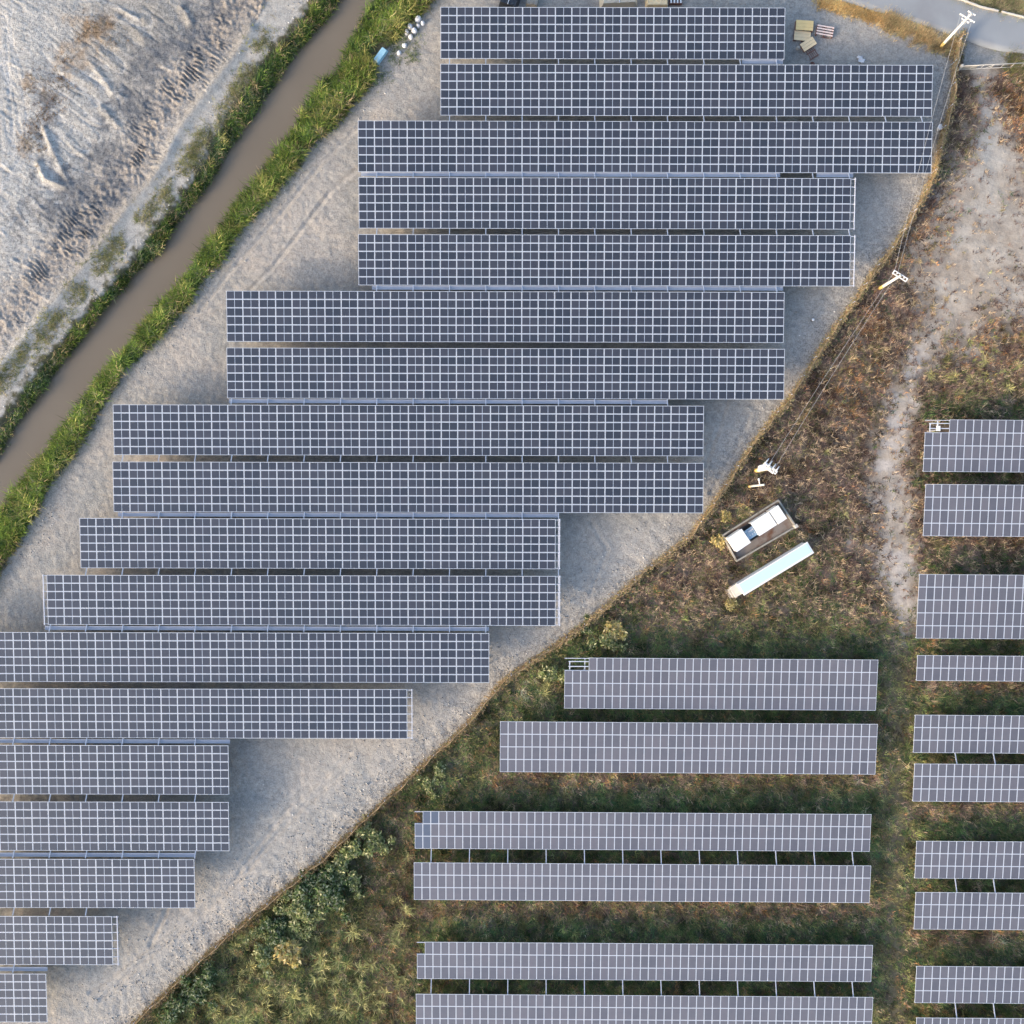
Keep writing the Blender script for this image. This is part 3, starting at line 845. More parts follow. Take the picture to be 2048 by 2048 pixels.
def blades(x, y, z0, k, lmin, lmax, tmin, tmax, wid, col, jit=.25, spread=.12, seg=1):
    """k blades per tuft; x, y, z0, col per tuft; returns V, F(tri/quad), colours"""
    n = len(x)
    X = np.repeat(x, k) + RNG.normal(0, spread, n * k); Y = np.repeat(y, k) + RNG.normal(0, spread, n * k)
    Zb = np.repeat(z0, k) - .03
    sc = np.repeat(RNG.uniform(.75, 1.25, n), k)
    ln = RNG.uniform(lmin, lmax, n * k) * sc
    th = RNG.uniform(tmin, tmax, n * k)
    ph = RNG.uniform(0, 2 * math.pi, n * k)
    dx, dy = np.cos(ph), np.sin(ph)
    w = RNG.uniform(.6, 1.3, n * k) * wid
    c = np.repeat(col, k, 0) * RNG.uniform(1 - jit, 1 + jit, (n * k, 1))
    if seg == 1:
        Vv = np.empty((n * k, 3, 3))
        Vv[:, 0] = np.stack([X - dy * w, Y + dx * w, Zb], 1)
        Vv[:, 1] = np.stack([X + dy * w, Y - dx * w, Zb], 1)
        Vv[:, 2] = np.stack([X + dx * ln * np.sin(th), Y + dy * ln * np.sin(th), Zb + ln * np.cos(th)], 1)
        return Vv.reshape(-1, 3), np.arange(n * k * 3).reshape(-1, 3), np.repeat(c, 3, 0)
    Vv = np.empty((n * k, 5, 3))
    m = ln * .55; th2 = np.minimum(th * 1.0 + .75, 2.0)
    mx, my, mz = X + dx * m * np.sin(th), Y + dy * m * np.sin(th), Zb + m * np.cos(th)
    Vv[:, 0] = np.stack([X - dy * w * .6, Y + dx * w * .6, Zb], 1)
    Vv[:, 1] = np.stack([X + dy * w * .6, Y - dx * w * .6, Zb], 1)
    Vv[:, 2] = np.stack([mx + dy * w, my - dx * w, mz], 1)
    Vv[:, 3] = np.stack([mx - dy * w, my + dx * w, mz], 1)
    e = ln * .5
    Vv[:, 4] = np.stack([mx + dx * e * np.sin(th2), my + dy * e * np.sin(th2), mz + e * np.cos(th2)], 1)
    i = np.arange(n * k)[:, None] * 5
    F = np.concatenate([i + np.array([[0, 1, 2]]), i + np.array([[0, 2, 3]]), i + np.array([[3, 2, 4]])], 0)
    return Vv.reshape(-1, 3), F, np.repeat(c, 5, 0)

def cat_mesh(name, parts, mat):
    Vs, Fs, Cs, n = [], [], [], 0
    for v, f, c in parts:
        Vs.append(v); Fs.append(f + n); Cs.append(c); n += len(v)
    return np_mesh(name, np.concatenate(Vs), np.concatenate(Fs), mat, np.clip(np.concatenate(Cs), 0, 1))

def pick(wts):
    """row-wise weighted choice"""
    cs = np.cumsum(wts, 1); r = RNG.random(len(wts)) * cs[:, -1]
    return (cs < r[:, None]).sum(1)

def blob(U, Vv, L):
    s = np.zeros(U.shape)
    for u, v, r in L:
        s = np.maximum(s, np.exp(-(((U - u) / r) ** 2 + ((Vv - v) / r) ** 2)))
    return s

EASTBOX = [((l if l else 0), (r if r else 2200), t, b) for (l, r, t, b, *_r) in EAST]
def under(U, Vv, m=8):
    s = np.zeros(U.shape, bool)
    for l, r, t, b in EASTBOX:
        s |= (U > l + m) & (U < r - m) & (Vv > t + m) & (Vv < b - m)
    return s

def weeds():
    n = 185000
    x = RNG.uniform(-50, 72, n); y = RNG.uniform(-72, 61, n)
    U, Vv = x * PPM + 1024, 1024 - y * PPM
    fx = xat(FENCE, y)
    ok = (x > fx + .1)
    tm = track_mask(x + RNG.normal(0, .8, n), y + RNG.normal(0, .8, n))
    path = np.exp(-((U - 1793) / 22) ** 2) * sstep(1270, 1340, Vv)
    dens = (1 - tm * .965) * (1 - path * .45)
    dens = np.where(under(U, Vv), dens * .12, dens)
    # transformer yard, cabinet and gate apron stay clear
    th = math.atan2(70, 112)
    def rect(cu, cv, hw, hh, a):
        du, dv = U - cu, Vv - cv
        p, q = du * math.cos(a) + dv * math.sin(a), -du * math.sin(a) + dv * math.cos(a)
        return (np.abs(p) < hw) & (np.abs(q) < hh)
    ok &= ~rect(1518, 1061, 72, 36, -R(32)) & ~rect(1540, 1140, 88, 18, -R(30))
    ok &= ~((U > 1924) & (Vv < 150))
    ok &= RNG.random(n) < dens
    x, y, U, Vv, tm, path = [a[ok] for a in (x, y, U, Vv, tm, path)]
    n = len(x)
    na, nb, nc = fbm(x * .35, y * .35, 0, 3), fbm(x * .35, y * .35, 3, 3), fbm(x * .8, y * .8, 5, 2)
    low = sstep(1150, 1330, Vv)
    left = sstep(980, 800, U) * sstep(1450, 1600, Vv)
    fencen = np.exp(-((x - xat(FENCE, y)) / 2.2) ** 2)
    Wt = np.zeros((n, 8))
    up = 1 - low
    Wt[:, MAU] = up * 1.15 + low * .38 * (1 - left)
    Wt[:, DBR] = up * (1.0 + 2.2 * fencen * (Vv < 900)) + low * .35
    Wt[:, TAN] = .10 * up + .14 * low + .30 * sstep(.58, .7, na) + tm * .5
    Wt[:, ORA] = .10 + 1.2 * blob(U, Vv, [(1720, 760, 45), (1700, 800, 40), (2035, 200, 55), (2045, 260, 50), (1830, 470, 50), (1990, 700, 50), (1745, 640, 30), (1850, 1280, 20)]) + low * .12 * sstep(.5, .65, nb)
    Wt[:, OLI] = .22 * up + .85 * low + 1.3 * np.exp(-((U - 1795) / 30) ** 2) * low + 1.2 * sstep(.55, .72, nb) + blob(U, Vv, [(1560, 1130, 90), (1480, 1180, 60), (1900, 760, 60)]) * 1.1
    Wt[:, GRE] = .05 * up + .55 * low + .9 * low * sstep(.5, .68, nb) + .55 * fencen * sstep(600, 900, Vv) + blob(U, Vv, [(1520, 1110, 45), (2040, 810, 40), (1240, 1270, 60), (1150, 1320, 60), (1440, 920, 35), (1600, 1290, 60), (1590, 1130, 70), (1450, 1060, 40), (1660, 1240, 60)]) * 1.2
    Wt[:, DGR] = .10 * up + .65 * low + .5 * fencen * sstep(500, 700, Vv) + 1.0 * blob(U, Vv, [(1980, 830, 50), (1250, 1290, 60), (1500, 1290, 70), (1620, 1090, 60), (1530, 1105, 40), (1600, 1180, 60), (1430, 950, 40)])
    Wt[:, YGR] = .04 + 1.1 * np.exp(-((U - 1822) / 13) ** 2) * sstep(1290, 1340, Vv) + left * .6 * sstep(.45, .6, na) + .5 * blob(U, Vv, [(1950, 755, 70)]) + low * .1
    dry, shade_green = np.zeros(n), np.zeros(n)  # array shade put into weed colour: greener above top edges, browner on sunlit sides
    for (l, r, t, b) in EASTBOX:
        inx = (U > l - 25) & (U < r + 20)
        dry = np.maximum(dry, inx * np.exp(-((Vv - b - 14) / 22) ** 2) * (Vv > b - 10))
        shade_green = np.maximum(shade_green, inx * np.exp(-((Vv - t + 16) / 24) ** 2) * (Vv < t + 10))
    dry = np.clip(dry * 1.4 - shade_green * 1.2, 0, 1); rim = low * np.exp(-((U - 790) / 42) ** 2) * (Vv > 1590)
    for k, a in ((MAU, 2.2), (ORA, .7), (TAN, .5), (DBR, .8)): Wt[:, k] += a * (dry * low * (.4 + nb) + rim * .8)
    for k, a in ((GRE, 1.8), (DGR, 1.9)): Wt[:, k] += a * shade_green
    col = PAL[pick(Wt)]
    nd = fbm(x * .28, y * .28, 2, 2)
    col = col * (np.clip(.1 + 1.8 * nc, .25, 1.6) * (.7 + .6 * nd))[:, None]
    col = col * (1 + .30 * low)[:, None]
    z = height(x, y, False)
    size = np.clip(.1 + 1.75 * fbm(x * .55, y * .55, 1, 3), .45, 1.7) * (1 - .55 * path) * (1 - .5 * tm)
    size = size * (1 + .5 * left)
    col = col * (1 - .22 * left)[:, None]
    g1 = size < 1.0
    parts = []
    for msk, k, l0, l1 in ((g1, 9, .25, .6), (~g1, 12, .4, .95)):
        parts.append(blades(x[msk], y[msk], z[msk], k, l0, l1, .35, 1.35, .042, col[msk], .3, .14))
    # single dry stalks standing above
    s = RNG.random(n) < .16
    cc = PAL[np.where(low[s] > .5, OLI, TAN)] * RNG.uniform(.7, 1.5, (s.sum(), 1))
    parts.append(blades(x[s], y[s], z[s] + .25, 5, .4, .85, .5, 1.4, .022, cc, .3, .1))
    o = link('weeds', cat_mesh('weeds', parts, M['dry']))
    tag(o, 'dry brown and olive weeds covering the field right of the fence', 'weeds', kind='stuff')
weeds()

def reeds(cw, ce, label, lush, ymin, ymax, dens, hmul):
    n = int(dens)
    y = RNG.uniform(ymin, ymax, n)
    a, b = xat(cw, y), xat(ce, y)
    wob = (fbm(y * .45, y * 0 + 3.3, 2, 3) - .5) * 1.6
    t = RNG.random(n)
    x = a + (b - a) * t + wob * (t - .5)
    tx, ty, _ = W(760, 109)
    kp = np.hypot(x - tx - .4, y - ty) > 2.0
    x, y, t = x[kp], y[kp], t[kp]; n = len(x)
    z = height(x, y, False)
    z = np.maximum(z, -1.2)
    na, nb = fbm(x * .4, y * .4, 1, 3), fbm(x * .9, y * .9, 4, 2)
    Wt = np.zeros((n, 6))
    P2 = np.array([(.25, .35, .075), (.165, .255, .065), (.08, .14, .055), (.46, .44, .16), (.50, .40, .24), (.22, .25, .16)])
    if lush:
        Wt[:, 0] = 1.0; Wt[:, 1] = .8; Wt[:, 2] = .5; Wt[:, 3] = .35 + 1.5 * sstep(.55, .7, na) + 2.0 * sstep(.82, 1, t) * (na > .45); Wt[:, 4] = .12 + .8 * sstep(.86, 1, t); Wt[:, 5] = .1
    else:
        Wt[:, 0] = .1 + .7 * sstep(.55, .7, na); Wt[:, 1] = .5; Wt[:, 2] = 1.1; Wt[:, 3] = .2; Wt[:, 4] = .25 + 1.2 * sstep(.15, 0, t); Wt[:, 5] = 1.1 * sstep(.55, .35, na)
    col = P2[pick(Wt)] * (.22 + 1.25 * nb)[:, None]
    edge = 1 - .45 * np.abs(t - .5) * 2
    big = (na > .42)
    parts = []
    for msk, k, l0, l1 in ((big, 15, 1.1 * hmul, 2.3 * hmul), (~big, 13, .8 * hmul, 1.7 * hmul)):
        parts.append(blades(x[msk], y[msk], z[msk], k, l0, l1, .08, .75, .035, col[msk], .28, .22, 2))
    # ragged short grass at the foot
    m = n // 2
    y2 = RNG.uniform(ymin, ymax, m); a, b = xat(cw, y2), xat(ce, y2)
    x2 = np.where(RNG.random(m) < .7, b + np.abs(RNG.normal(0, .5, m)) - .3, a - np.abs(RNG.normal(0, .35, m)) + .3) if lush else np.where(RNG.random(m) < .6, a - np.abs(RNG.normal(0, .5, m)) + .3, b + .1)
    k2 = np.hypot(x2 - tx - .3, y2 - ty) > 1.2
    x2, y2 = x2[k2], y2[k2]; m = len(x2)
    cc = P2[RNG.choice([2, 5, 4, 1], m)] * RNG.uniform(.6, 1.1, (m, 1))
    parts.append(blades(x2, y2, np.maximum(height(x2, y2, False), -1.2), 7, .25, .65, .3, 1.2, .03, cc, .3, .12))
    o = link('reeds', cat_mesh('reeds', parts, M['leaf']))
    tag(o, label, 'reeds', kind='stuff')
WATER_E2 = WATER_E.copy(); WATER_E2[:, 0] += 1.15
WATER_W2 = WATER_W.copy(); WATER_W2[:, 0] -= .55
reeds(WATER_E2, REED_E, 'bright green reed bed on the right bank of the brown canal', True, -13, 68, 3600, .85)
REED_W2 = REED_W.copy(); REED_W2[:, 0] += .75
reeds(REED_W2, WATER_W2, 'duller green and straw reed bed on the left bank of the canal', False, 6, 68, 2100, .6)

def scatter_line(name, pts, n, wid, label, cat, pal, k=9, l0=.25, l1=.6, clump=.5, tm=1.25, w=.03):
    P = resample([W(a, b)[:2] for a, b in pts], .2)
    i = RNG.integers(0, len(P), n)
    x = P[i, 0] + RNG.normal(0, wid, n); y = P[i, 1] + RNG.normal(0, wid, n)
    ok = fbm(x * .3, y * .3, 2, 3) > clump + RNG.normal(0, .06, n)
    x, y = x[ok], y[ok]; n = len(x)
    pal = np.array(pal); col = pal[RNG.integers(0, len(pal), n)] * (.6 + .8 * fbm(x, y, 3, 2))[:, None]
    o = link(name, cat_mesh(name, [blades(x, y, height(x, y, True), k, l0, l1, .3, tm, w, col, .3, .14)], M['leaf']))
    tag(o, label, cat, kind='stuff')
scatter_line('scrub', [(560, 10), (545, 45), (505, 120), (468, 190), (430, 250), (398, 285), (370, 345), (300, 420), (235, 492), (200, 530), (155, 580), (90, 668), (30, 730), (-20, 790)], 2600, .75, 'thin patchy scrub along the pale track beside the left reeds', 'scrub', [(.27, .29, .12), (.36, .34, .16), (.18, .21, .10), (.40, .35, .22)], clump=.47)
scatter_line('verge_grass', [(1640, 4), (1690, 18), (1730, 30), (1770, 40)], 1000, .4, 'thin golden grass along the near road edge above the pallets', 'grass', [(.82, .58, .27), (.7, .47, .21), (.6, .5, .28)], clump=.42)
scatter_line('verge_grass', [(1770, 42), (1800, 52), (1830, 66), (1860, 80), (1890, 90), (1908, 92)], 1300, .6, 'thick golden grass around the foot of the roadside pole', 'grass', [(.80, .60, .34), (.70, .50, .28), (.58, .52, .28), (.42, .32, .19)], k=11, l0=.35, l1=.9, clump=.38)
scatter_line('roadside_weeds', [(1915, -12), (1960, 3), (2000, 10), (2060, 20), (2090, 20)], 1900, .9, 'green and tan weeds beyond the far side of the road', 'weeds', [(.42, .43, .21), (.26, .33, .15), (.64, .53, .33), (.5, .37, .26)], clump=.35)
scatter_line('gate_weeds', [(2025, 118), (2040, 135), (2060, 150)], 420, .8, 'weedy corner clump of brown and green plants behind the gate', 'weeds', [(.28, .29, .12), (.16, .2, .09), (.38, .29, .20)], clump=.3, l1=.8)
scatter_line('yard_grass', [(735, 150), (760, 140), (800, 130), (818, 118), (822, 92), (790, 80), (770, 60)], 650, .9, 'sparse green grass on the gravel below the white bags', 'grass', [(.20, .26, .11), (.26, .28, .15), (.16, .20, .11)], clump=.47, l0=.12, l1=.4)
scatter_line('dry_patch', [(170, 50), (210, 70), (160, 110), (80, 195), (65, 258), (55, 295)], 900, 1.5, 'rusty dry plants scattered on the dug pale earth', 'dry plants', [(.24, .16, .09), (.20, .14, .10), (.30, .19, .08), (.17, .15, .10)], clump=.5, l0=.1, l1=.35)

# grass tufts that stand out one by one
def tuft_mesh(k, l0, l1, pal, w, seed):
    rg = np.random.default_rng(seed)
    ps = []
    for c in pal:
        n = k
        lean = rg.normal(-.6, .8)
        x, y = rg.normal(0, .16, n), rg.normal(0, .16, n)
        v, f, cc = blades(x, y, np.zeros(n), 1, l0, l1, .25, 1.25, w, np.tile(np.array([c]), (n, 1)), .45, .05, 2)
        sh = .55 * np.clip(v[:, 2], 0, None)
        v = v + np.stack([np.cos(lean) * sh, np.sin(lean) * sh, -sh * .4], 1)
        ps.append((v, f, cc))
    return cat_mesh('tuft', ps, M['leaf'])
STRAW = [(.66, .52, .30), (.50, .37, .21)]; YEL = [(.74, .67, .29), (.52, .50, .21)]; OLV = [(.44, .46, .19), (.66, .60, .30)]
TUFTS = [tuft_mesh(22, .4, 1.3, STRAW, .035, 0), tuft_mesh(40, .3, 1.2, YEL, .032, 1), tuft_mesh(60, .3, 1.2, OLV, .03, 2), tuft_mesh(18, .4, 1.2, STRAW, .035, 3), tuft_mesh(46, .3, 1.2, YEL, .032, 4), tuft_mesh(70, .3, 1.3, OLV, .03, 5)]
def tufts(pts, kinds, label, group, s0=.7, s1=1.15):
    first = {}
    for (u, v) in pts:
        k = random.choice(kinds) + random.choice((0, 3))
        x, y, _ = W(u, v, .5)
        o = link('grass_tuft', TUFTS[k], None, (x, y, max(-.1, gz(x, y) - .02)), (0, 0, random.uniform(0, 6.28)))
        s = random.uniform(s0, s1); o.scale = (s, s, s * random.uniform(.8, 1.1))
        tag(o, label, 'grass tuft', group)
Z7 = 348 / 1932.0
tufts([(1700 + a * Z7, 550 + b * Z7) for a, b in ((730, 320), (640, 510), (780, 495), (930, 345), (940, 430), (200, 470), (280, 535), (370, 620), (640, 700), (380, 800), (230, 610), (640, 900), (210, 1060), (20, 930), (1105, 265), (540, 660), (760, 580), (480, 440))] + [(1885, 408), (1840, 518), (1865, 520), (1900, 535), (1870, 490)],
      [0], 'pale straw grass tuft in brown weeds between the power poles and sandy track', 'straw tufts by the poles', .5, .95)
tufts([(1700 + a * Z7, 550 + b * Z7) for a, b in ((925, 1105), (1170, 1130), (1370, 1150), (1760, 1240), (1530, 955), (1900, 1010))], [1], 'bright yellow grass tuft in weeds above the topmost right edge array', 'yellow tufts above the right arrays', .8, 1.15)
tufts([(1654, 903), (1586, 887), (1640, 722), (1600, 880), (1690, 1025), (1630, 1045)], [0, 1], 'pale yellow grass tuft in dark weeds between lowest pole and sandy track', 'tufts left of the sandy track', .55, .9)
_n, _pts = 0, []
while len(_pts) < 62 and _n < 4000:
    _n += 1
    u, v = random.uniform(300, 815), random.uniform(1795, 2046)
    x, y, _ = W(u, v)
    if x < xat(FENCE, y) + 2.2: continue
    if any(math.hypot(u - a, v - b) < 15 for a, b in _pts): continue
    if vnoise(np.array([x * .22]), np.array([y * .22]), 1)[0] < .36: continue
    _pts.append((u, v))
tufts(_pts, [1, 2, 2], 'yellow green grass clump in the scrub left of the notched pale arrays', 'grass clumps in the lower scrub', .75, 1.25)
tufts([(400 + a * .2329, 1650 + b * .2329) for a, b in ((1670, 1030), (1650, 1260), (1590, 1460), (1560, 1590), (1310, 870), (1330, 930), (1460, 1200), (1160, 1370), (1130, 1460), (1270, 1620), (1170, 1600), (900, 1480), (960, 1570), (580, 1430), (620, 1400), (520, 1400), (380, 1640), (430, 1260), (1180, 1160), (1790, 290), (1680, 1240), (1000, 1650), (1400, 1540), (780, 1480))], [1, 2], 'yellow green grass clump in the scrub left of the notched pale arrays', 'grass clumps in the lower scrub', .8, 1.45)
tufts([(1096, 1375), (1085, 1388)], [1], 'pale grass clump left of the array with bare corner rails', 'clumps left of the notched array', .9, 1.2)
tufts([(1557, 1718), (1595, 1449)], [2], 'thin weed sprouting above a pale array through the beam gap', 'weeds above the arrays', .6, .8)

# shrubs
def shrub_mesh(nleaf, rx, ry, rz_, pal, leaf, seed):
    rg = np.random.default_rng(seed)
    lobes = [(rg.normal(0, rx * .42), rg.normal(0, ry * .42), rz_ * rg.uniform(.45, 1.15), rg.uniform(.34, .62)) for _ in range(9)]
    P, Cc = [], []
    pal = np.array(pal)
    for _ in range(nleaf):
        lx, ly, lz, lr = lobes[rg.integers(0, 9)]
        d = rg.normal(0, 1, 3); d /= np.linalg.norm(d)
        r = lr * rg.uniform(.25, 1.15) ** .7
        P.append((lx + d[0] * rx * r, ly + d[1] * ry * r, max(.12, lz + d[2] * rz_ * r * .7)))
        Cc.append(pal[rg.integers(0, len(pal))] * rg.uniform(.5, 1.5))
    P, Cc = np.array(P), np.array(Cc)
    n = len(P)
    nrm = rg.normal(0, 1, (n, 3)) + np.array([0, 0, 1.1]); nrm /= np.linalg.norm(nrm, axis=1)[:, None]
    u = np.cross(nrm, rg.normal(0, 1, (n, 3))); u /= np.linalg.norm(u, axis=1)[:, None]
    w = np.cross(nrm, u)
    L = (leaf * rg.uniform(.6, 1.3, n))[:, None]
    Vv = np.stack([P - u * L, P - w * L * .42, P + u * L, P + w * L * .42], 1)
    me = np_mesh('shrub_leaves', Vv.reshape(-1, 3), np.arange(n * 4).reshape(-1, 4), M['leaf'], np.clip(np.repeat(Cc, 4, 0), 0, 1))
    mb = MB()
    mb.tube([(0, 0, -.25), (.03, .02, rz_ * .35), (.05, 0, rz_ * .6)], [.09, .07, .05], 7)
    for (lx, ly, lz, lr) in lobes:
        mb.tube([(.03, .02, rz_ * .3), (lx * .5, ly * .5, lz * .6), (lx, ly, lz)], [.05, .035, .012], 5)
    return me, mb.mesh('shrub_stem', M['bark'])
DKG = [(.065, .11, .045), (.10, .15, .06), (.19, .235, .11), (.38, .39, .25)]
MDG = [(.24, .29, .12), (.34, .36, .17), (.15, .19, .08), (.52, .50, .28)]
GOL = [(.62, .50, .20), (.52, .40, .17), (.40, .38, .15), (.70, .57, .30)]
SH = {'d': [shrub_mesh(760, 1.4, 1.25, 1.5, DKG, .21, s) for s in (1, 2)], 'm': [shrub_mesh(720, 1.4, 1.3, 1.2, MDG, .22, s) for s in (3, 4)], 'g': [shrub_mesh(520, 1.2, 1.1, .9, GOL, .24, s) for s in (5, 6)]}
def shrub(u, v, kind, s, label, group):
    x, y, _ = W(u, v, 1.2)
    lm, tm = random.choice(SH[kind])
    root = empty('shrub', (x, y, max(-.2, gz(x, y))), random.uniform(0, 6.28)); root.scale = (s * 1.3, s * 1.3, s * random.uniform(1.0, 1.25))
    tag(root, label, 'shrub', group)
    link('crown', lm, root); link('trunk', tm, root)
q = lambda a, b: (400 + a * .2329, 1650 + b * .2329)
for (a, b, k, s) in ((1080, 440, 'd', .8), (890, 560, 'd', .95), (1060, 590, 'd', 1.0), (1190, 660, 'd', .9), (980, 500, 'd', .7), (1150, 540, 'd', .8)):
    shrub(*q(a, b), k, s, 'dark green broad leaved shrub in the thicket against the lower fence', 'dark shrubs of the fence thicket')
for (a, b, k, s) in ((800, 700, 'm', .85), (900, 790, 'm', .9), (1000, 770, 'm', .8), (720, 730, 'm', .6)):
    shrub(*q(a, b), k, s, 'pale green shrub at the lower left edge of the dark fence thicket', 'pale shrubs beside the dark thicket')
for (a, b, s) in ((1210, 300, .85), (1340, 190, .9), (1500, 120, .8), (1540, 200, .7), (1190, 440, .75), (1310, 480, .8), (1420, 60, .65)):
    shrub(*q(a, b), 'm', s, 'grey green shrub between the fence and the notched bluish array end', 'grey green shrubs below the fence bend')
for (a, b, s, k) in ((600, 870, .7, 'd'), (650, 960, .7, 'd'), (690, 880, .55, 'd')):
    shrub(*q(a, b), k, s, 'small dark shrub hard against the fence just below the big thicket', 'small dark shrubs against the fence')
for (a, b, s) in ((480, 950, .6), (520, 1060, .75), (560, 1150, .8), (640, 1050, .6), (890, 950, .6)):
    shrub(*q(a, b), 'm', s, 'light olive shrub in the open scrub below the small dark shrubs', 'light olive shrubs in the scrub')
shrub(*q(790, 1110), 'g', 1.15, 'golden yellow bush glowing in the lower scrub', None)
for (u, v, s) in ((405, 1965, .9), (398, 1995, .8), (415, 1940, .6), (352, 2010, .8), (338, 2035, .8), (380, 1985, .75)):
    shrub(u, v, 'd', s, 'dark green shrub beside the fence near the bottom edge of the picture', 'dark shrubs at the bottom edge')
for (u, v, s, k, lab) in ((1235, 1262, .95, 'g', 'golden green bush above the array with bare corner rails'), (1215, 1285, .8, 'm', 'olive shrub just below the golden green bush by the fence'),
                    (1107, 1345, .75, 'm', 'small olive shrub by the fence left of the bare corner rails'), (854, 1572, .65, 'm', 'pale shrub at the fence above the bluish array end'),
                    (880, 1550, .6, 'm', 'topmost small pale shrub leaning on the fence above the thicket'), (1438, 1082, .65, 'g', 'yellow bush at the left corner of the transformer enclosure'), (1466, 1208, .5, 'g', 'small yellow bush under the grey end of the cyan cabinet'),
                    (1455, 1035, .5, 'g', 'small yellow green bush above the transformer enclosure wall'), (1170, 1255, .55, 'd', 'dark shrub on the fence above the golden green bush')):
    shrub(u, v, k, s, lab, None)

# loose stones
def stones():
    P = resample([W(a, b)[:2] for a, b in FENCE_PX[12:]], .2)
    n = 15000
    i = RNG.integers(0, len(P), n)
    T = np.gradient(P, axis=0); T /= np.linalg.norm(T, axis=1)[:, None]
    N = np.stack([T[:, 1], -T[:, 0]], 1)
    off = -np.abs(RNG.normal(0, 4.2, n)) - .25
    lo = sstep(0, -40, P[i, 1])
    # which side is the yard: towards smaller x
    sgn = np.where(N[i, 0] > 0, 1, -1)
    x = P[i, 0] + N[i, 0] * off * sgn; y = P[i, 1] + N[i, 1] * off * sgn
    keep = (RNG.random(n) < (.25 + .75 * lo)) & (fbm(x * .5, y * .5, 3, 3) > .40)
    x, y = x[keep], y[keep]
    # reed foot and the pale track on the far bank
    m = 1500
    y2 = RNG.uniform(-8, 60, m); x2 = xat(REED_E, y2) + np.abs(RNG.normal(1.6, 1.0, m))
    y3 = RNG.uniform(8, 64, 900); x3 = xat(REED_W, y3) - np.abs(RNG.normal(1.0, 1.2, 900))
    k = fbm(x2 * .4, y2 * .4, 1, 3) > .52
    x = np.concatenate([x, x2[k], x3]); y = np.concatenate([y, y2[k], y3])
    # rubble on the sandy track and earthworks
    x4, y4 = RNG.uniform(44, 63, 900), RNG.uniform(-16, 45, 900); k4 = track_mask(x4, y4) > .5
    x5, y5 = RNG.uniform(-63, -45, 700), RNG.uniform(16, 32, 700); k5 = (x5 < xat(curve(BERM), y5)) & (fbm(x5 * .4, y5 * .4, 2, 3) > .5)
    x = np.concatenate([x, x4[k4], x5[k5]]); y = np.concatenate([y, y4[k4], y5[k5]])
    n = len(x); z = height(x, y)
    r = .03 + .11 * RNG.random(n) ** 5
    o8 = np.array([(1, 0, 0), (0, 1, 0), (-1, 0, 0), (0, -1, 0), (.0, .0, .75), (0, 0, -.75)], float)
    ang = RNG.uniform(0, 6.28, n); ca, sa = np.cos(ang), np.sin(ang)
    V = o8[None] * RNG.uniform(.6, 1.3, (n, 6, 1)) * r[:, None, None]
    X = V[..., 0] * ca[:, None] - V[..., 1] * sa[:, None] + x[:, None]
    Y = V[..., 0] * sa[:, None] + V[..., 1] * ca[:, None] + y[:, None]
    Zz = V[..., 2] + (z + r * .25)[:, None]
    f8 = np.array([(0, 1, 4), (1, 2, 4), (2, 3, 4), (3, 0, 4), (1, 0, 5), (2, 1, 5), (3, 2, 5), (0, 3, 5)])
    F = (np.arange(n)[:, None, None] * 6 + f8[None]).reshape(-1, 3)
    base = np.where(RNG.random(n)[:, None] < .3, np.array([[.72, .70, .67]]), np.array([[.47, .44, .41]])) * RNG.uniform(.75, 1.15, (n, 1))
    o = link('stones', np_mesh('stones', np.stack([X, Y, Zz], -1).reshape(-1, 3), F, M['dry'], np.repeat(base, 6, 0)))
    tag(o, 'loose pale stones and rubble scattered over the gravel', 'stones', kind='stuff')
stones()

# ------------------------------------------------------------------ power poles and cables
def pole(top_px, h, arms, arm_dir, label, base_r=.19, top_r=.12, band=True):
    x, y, _ = W(top_px[0], top_px[1], h)
    z0 = gz(x, y)
    root = empty('power_pole', (x, y, 0))
    tag(root, label, 'power pole', 'concrete power poles along the fence')
    link('shaft', MB().tube([(0, 0, z0 - .4), (0, 0, 2.2), (0, 0, h)], [base_r, base_r * .93, top_r], 14).mesh('shaft', M['pole'], True), root)
    if band:
        link('foot_band', MB().tube([(0, 0, z0 - .3), (0, 0, 1.5)], [base_r * 1.06, base_r * 1.03], 14).mesh('foot_band', M['polebase'], True), root)
    tips = []
    an = math.atan2(arm_dir[1], arm_dir[0]); c, s = math.cos(an), math.sin(an)
    for (z, half, kind, ns) in arms:
        mb = MB()
        if kind == 'double':
            for k in (-.2, .2):
                mb.box((-s * k, c * k, z), (half * 2, .09, .1), an)
            for k in (-1, 1):
                mb.box((c * k * (half - .06), s * k * (half - .06), z), (.1, .3, .09), an)
        else:
            mb.box((-s * .16, c * .16, z), (half * 2, .09, .1), an)
        arm = link('crossarm', mb.mesh('crossarm', M['porc']), root)
        for k in ns:
            px, py = c * half * k, s * half * k
            lz = z + .05
            im = MB().tube([(px, py, lz), (px, py, lz + .12), (px, py, lz + .13), (px, py, lz + .24), (px, py, lz + .3)], [.035, .035, .095, .085, .03], 10)
            link('insulator', im.mesh('insulator', M['porc'], True), arm)
            tips.append((x + px, y + py, lz + .28))
        br = MB()
        for k in (-1, 1):
            br.tube([(c * half * .6 * k, s * half * .6 * k, z - .05), (c * .1 * k, s * .1 * k, z - .6)], .022, 6)
        link('brace', br.mesh('brace', M['galv']), root)
    return root, tips
A1 = (.80, -.60)
p1, t1 = pole((1943, 27), 8.6, [(8.45, .42, 'single', (-1, 1)), (7.3, .98, 'single', (-.95, -.6, .6, .95)), (6.7, .45, 'single', (1,))], (.86, -.50), 'tallest pale power pole standing in golden grass beside the road', .2, .11)
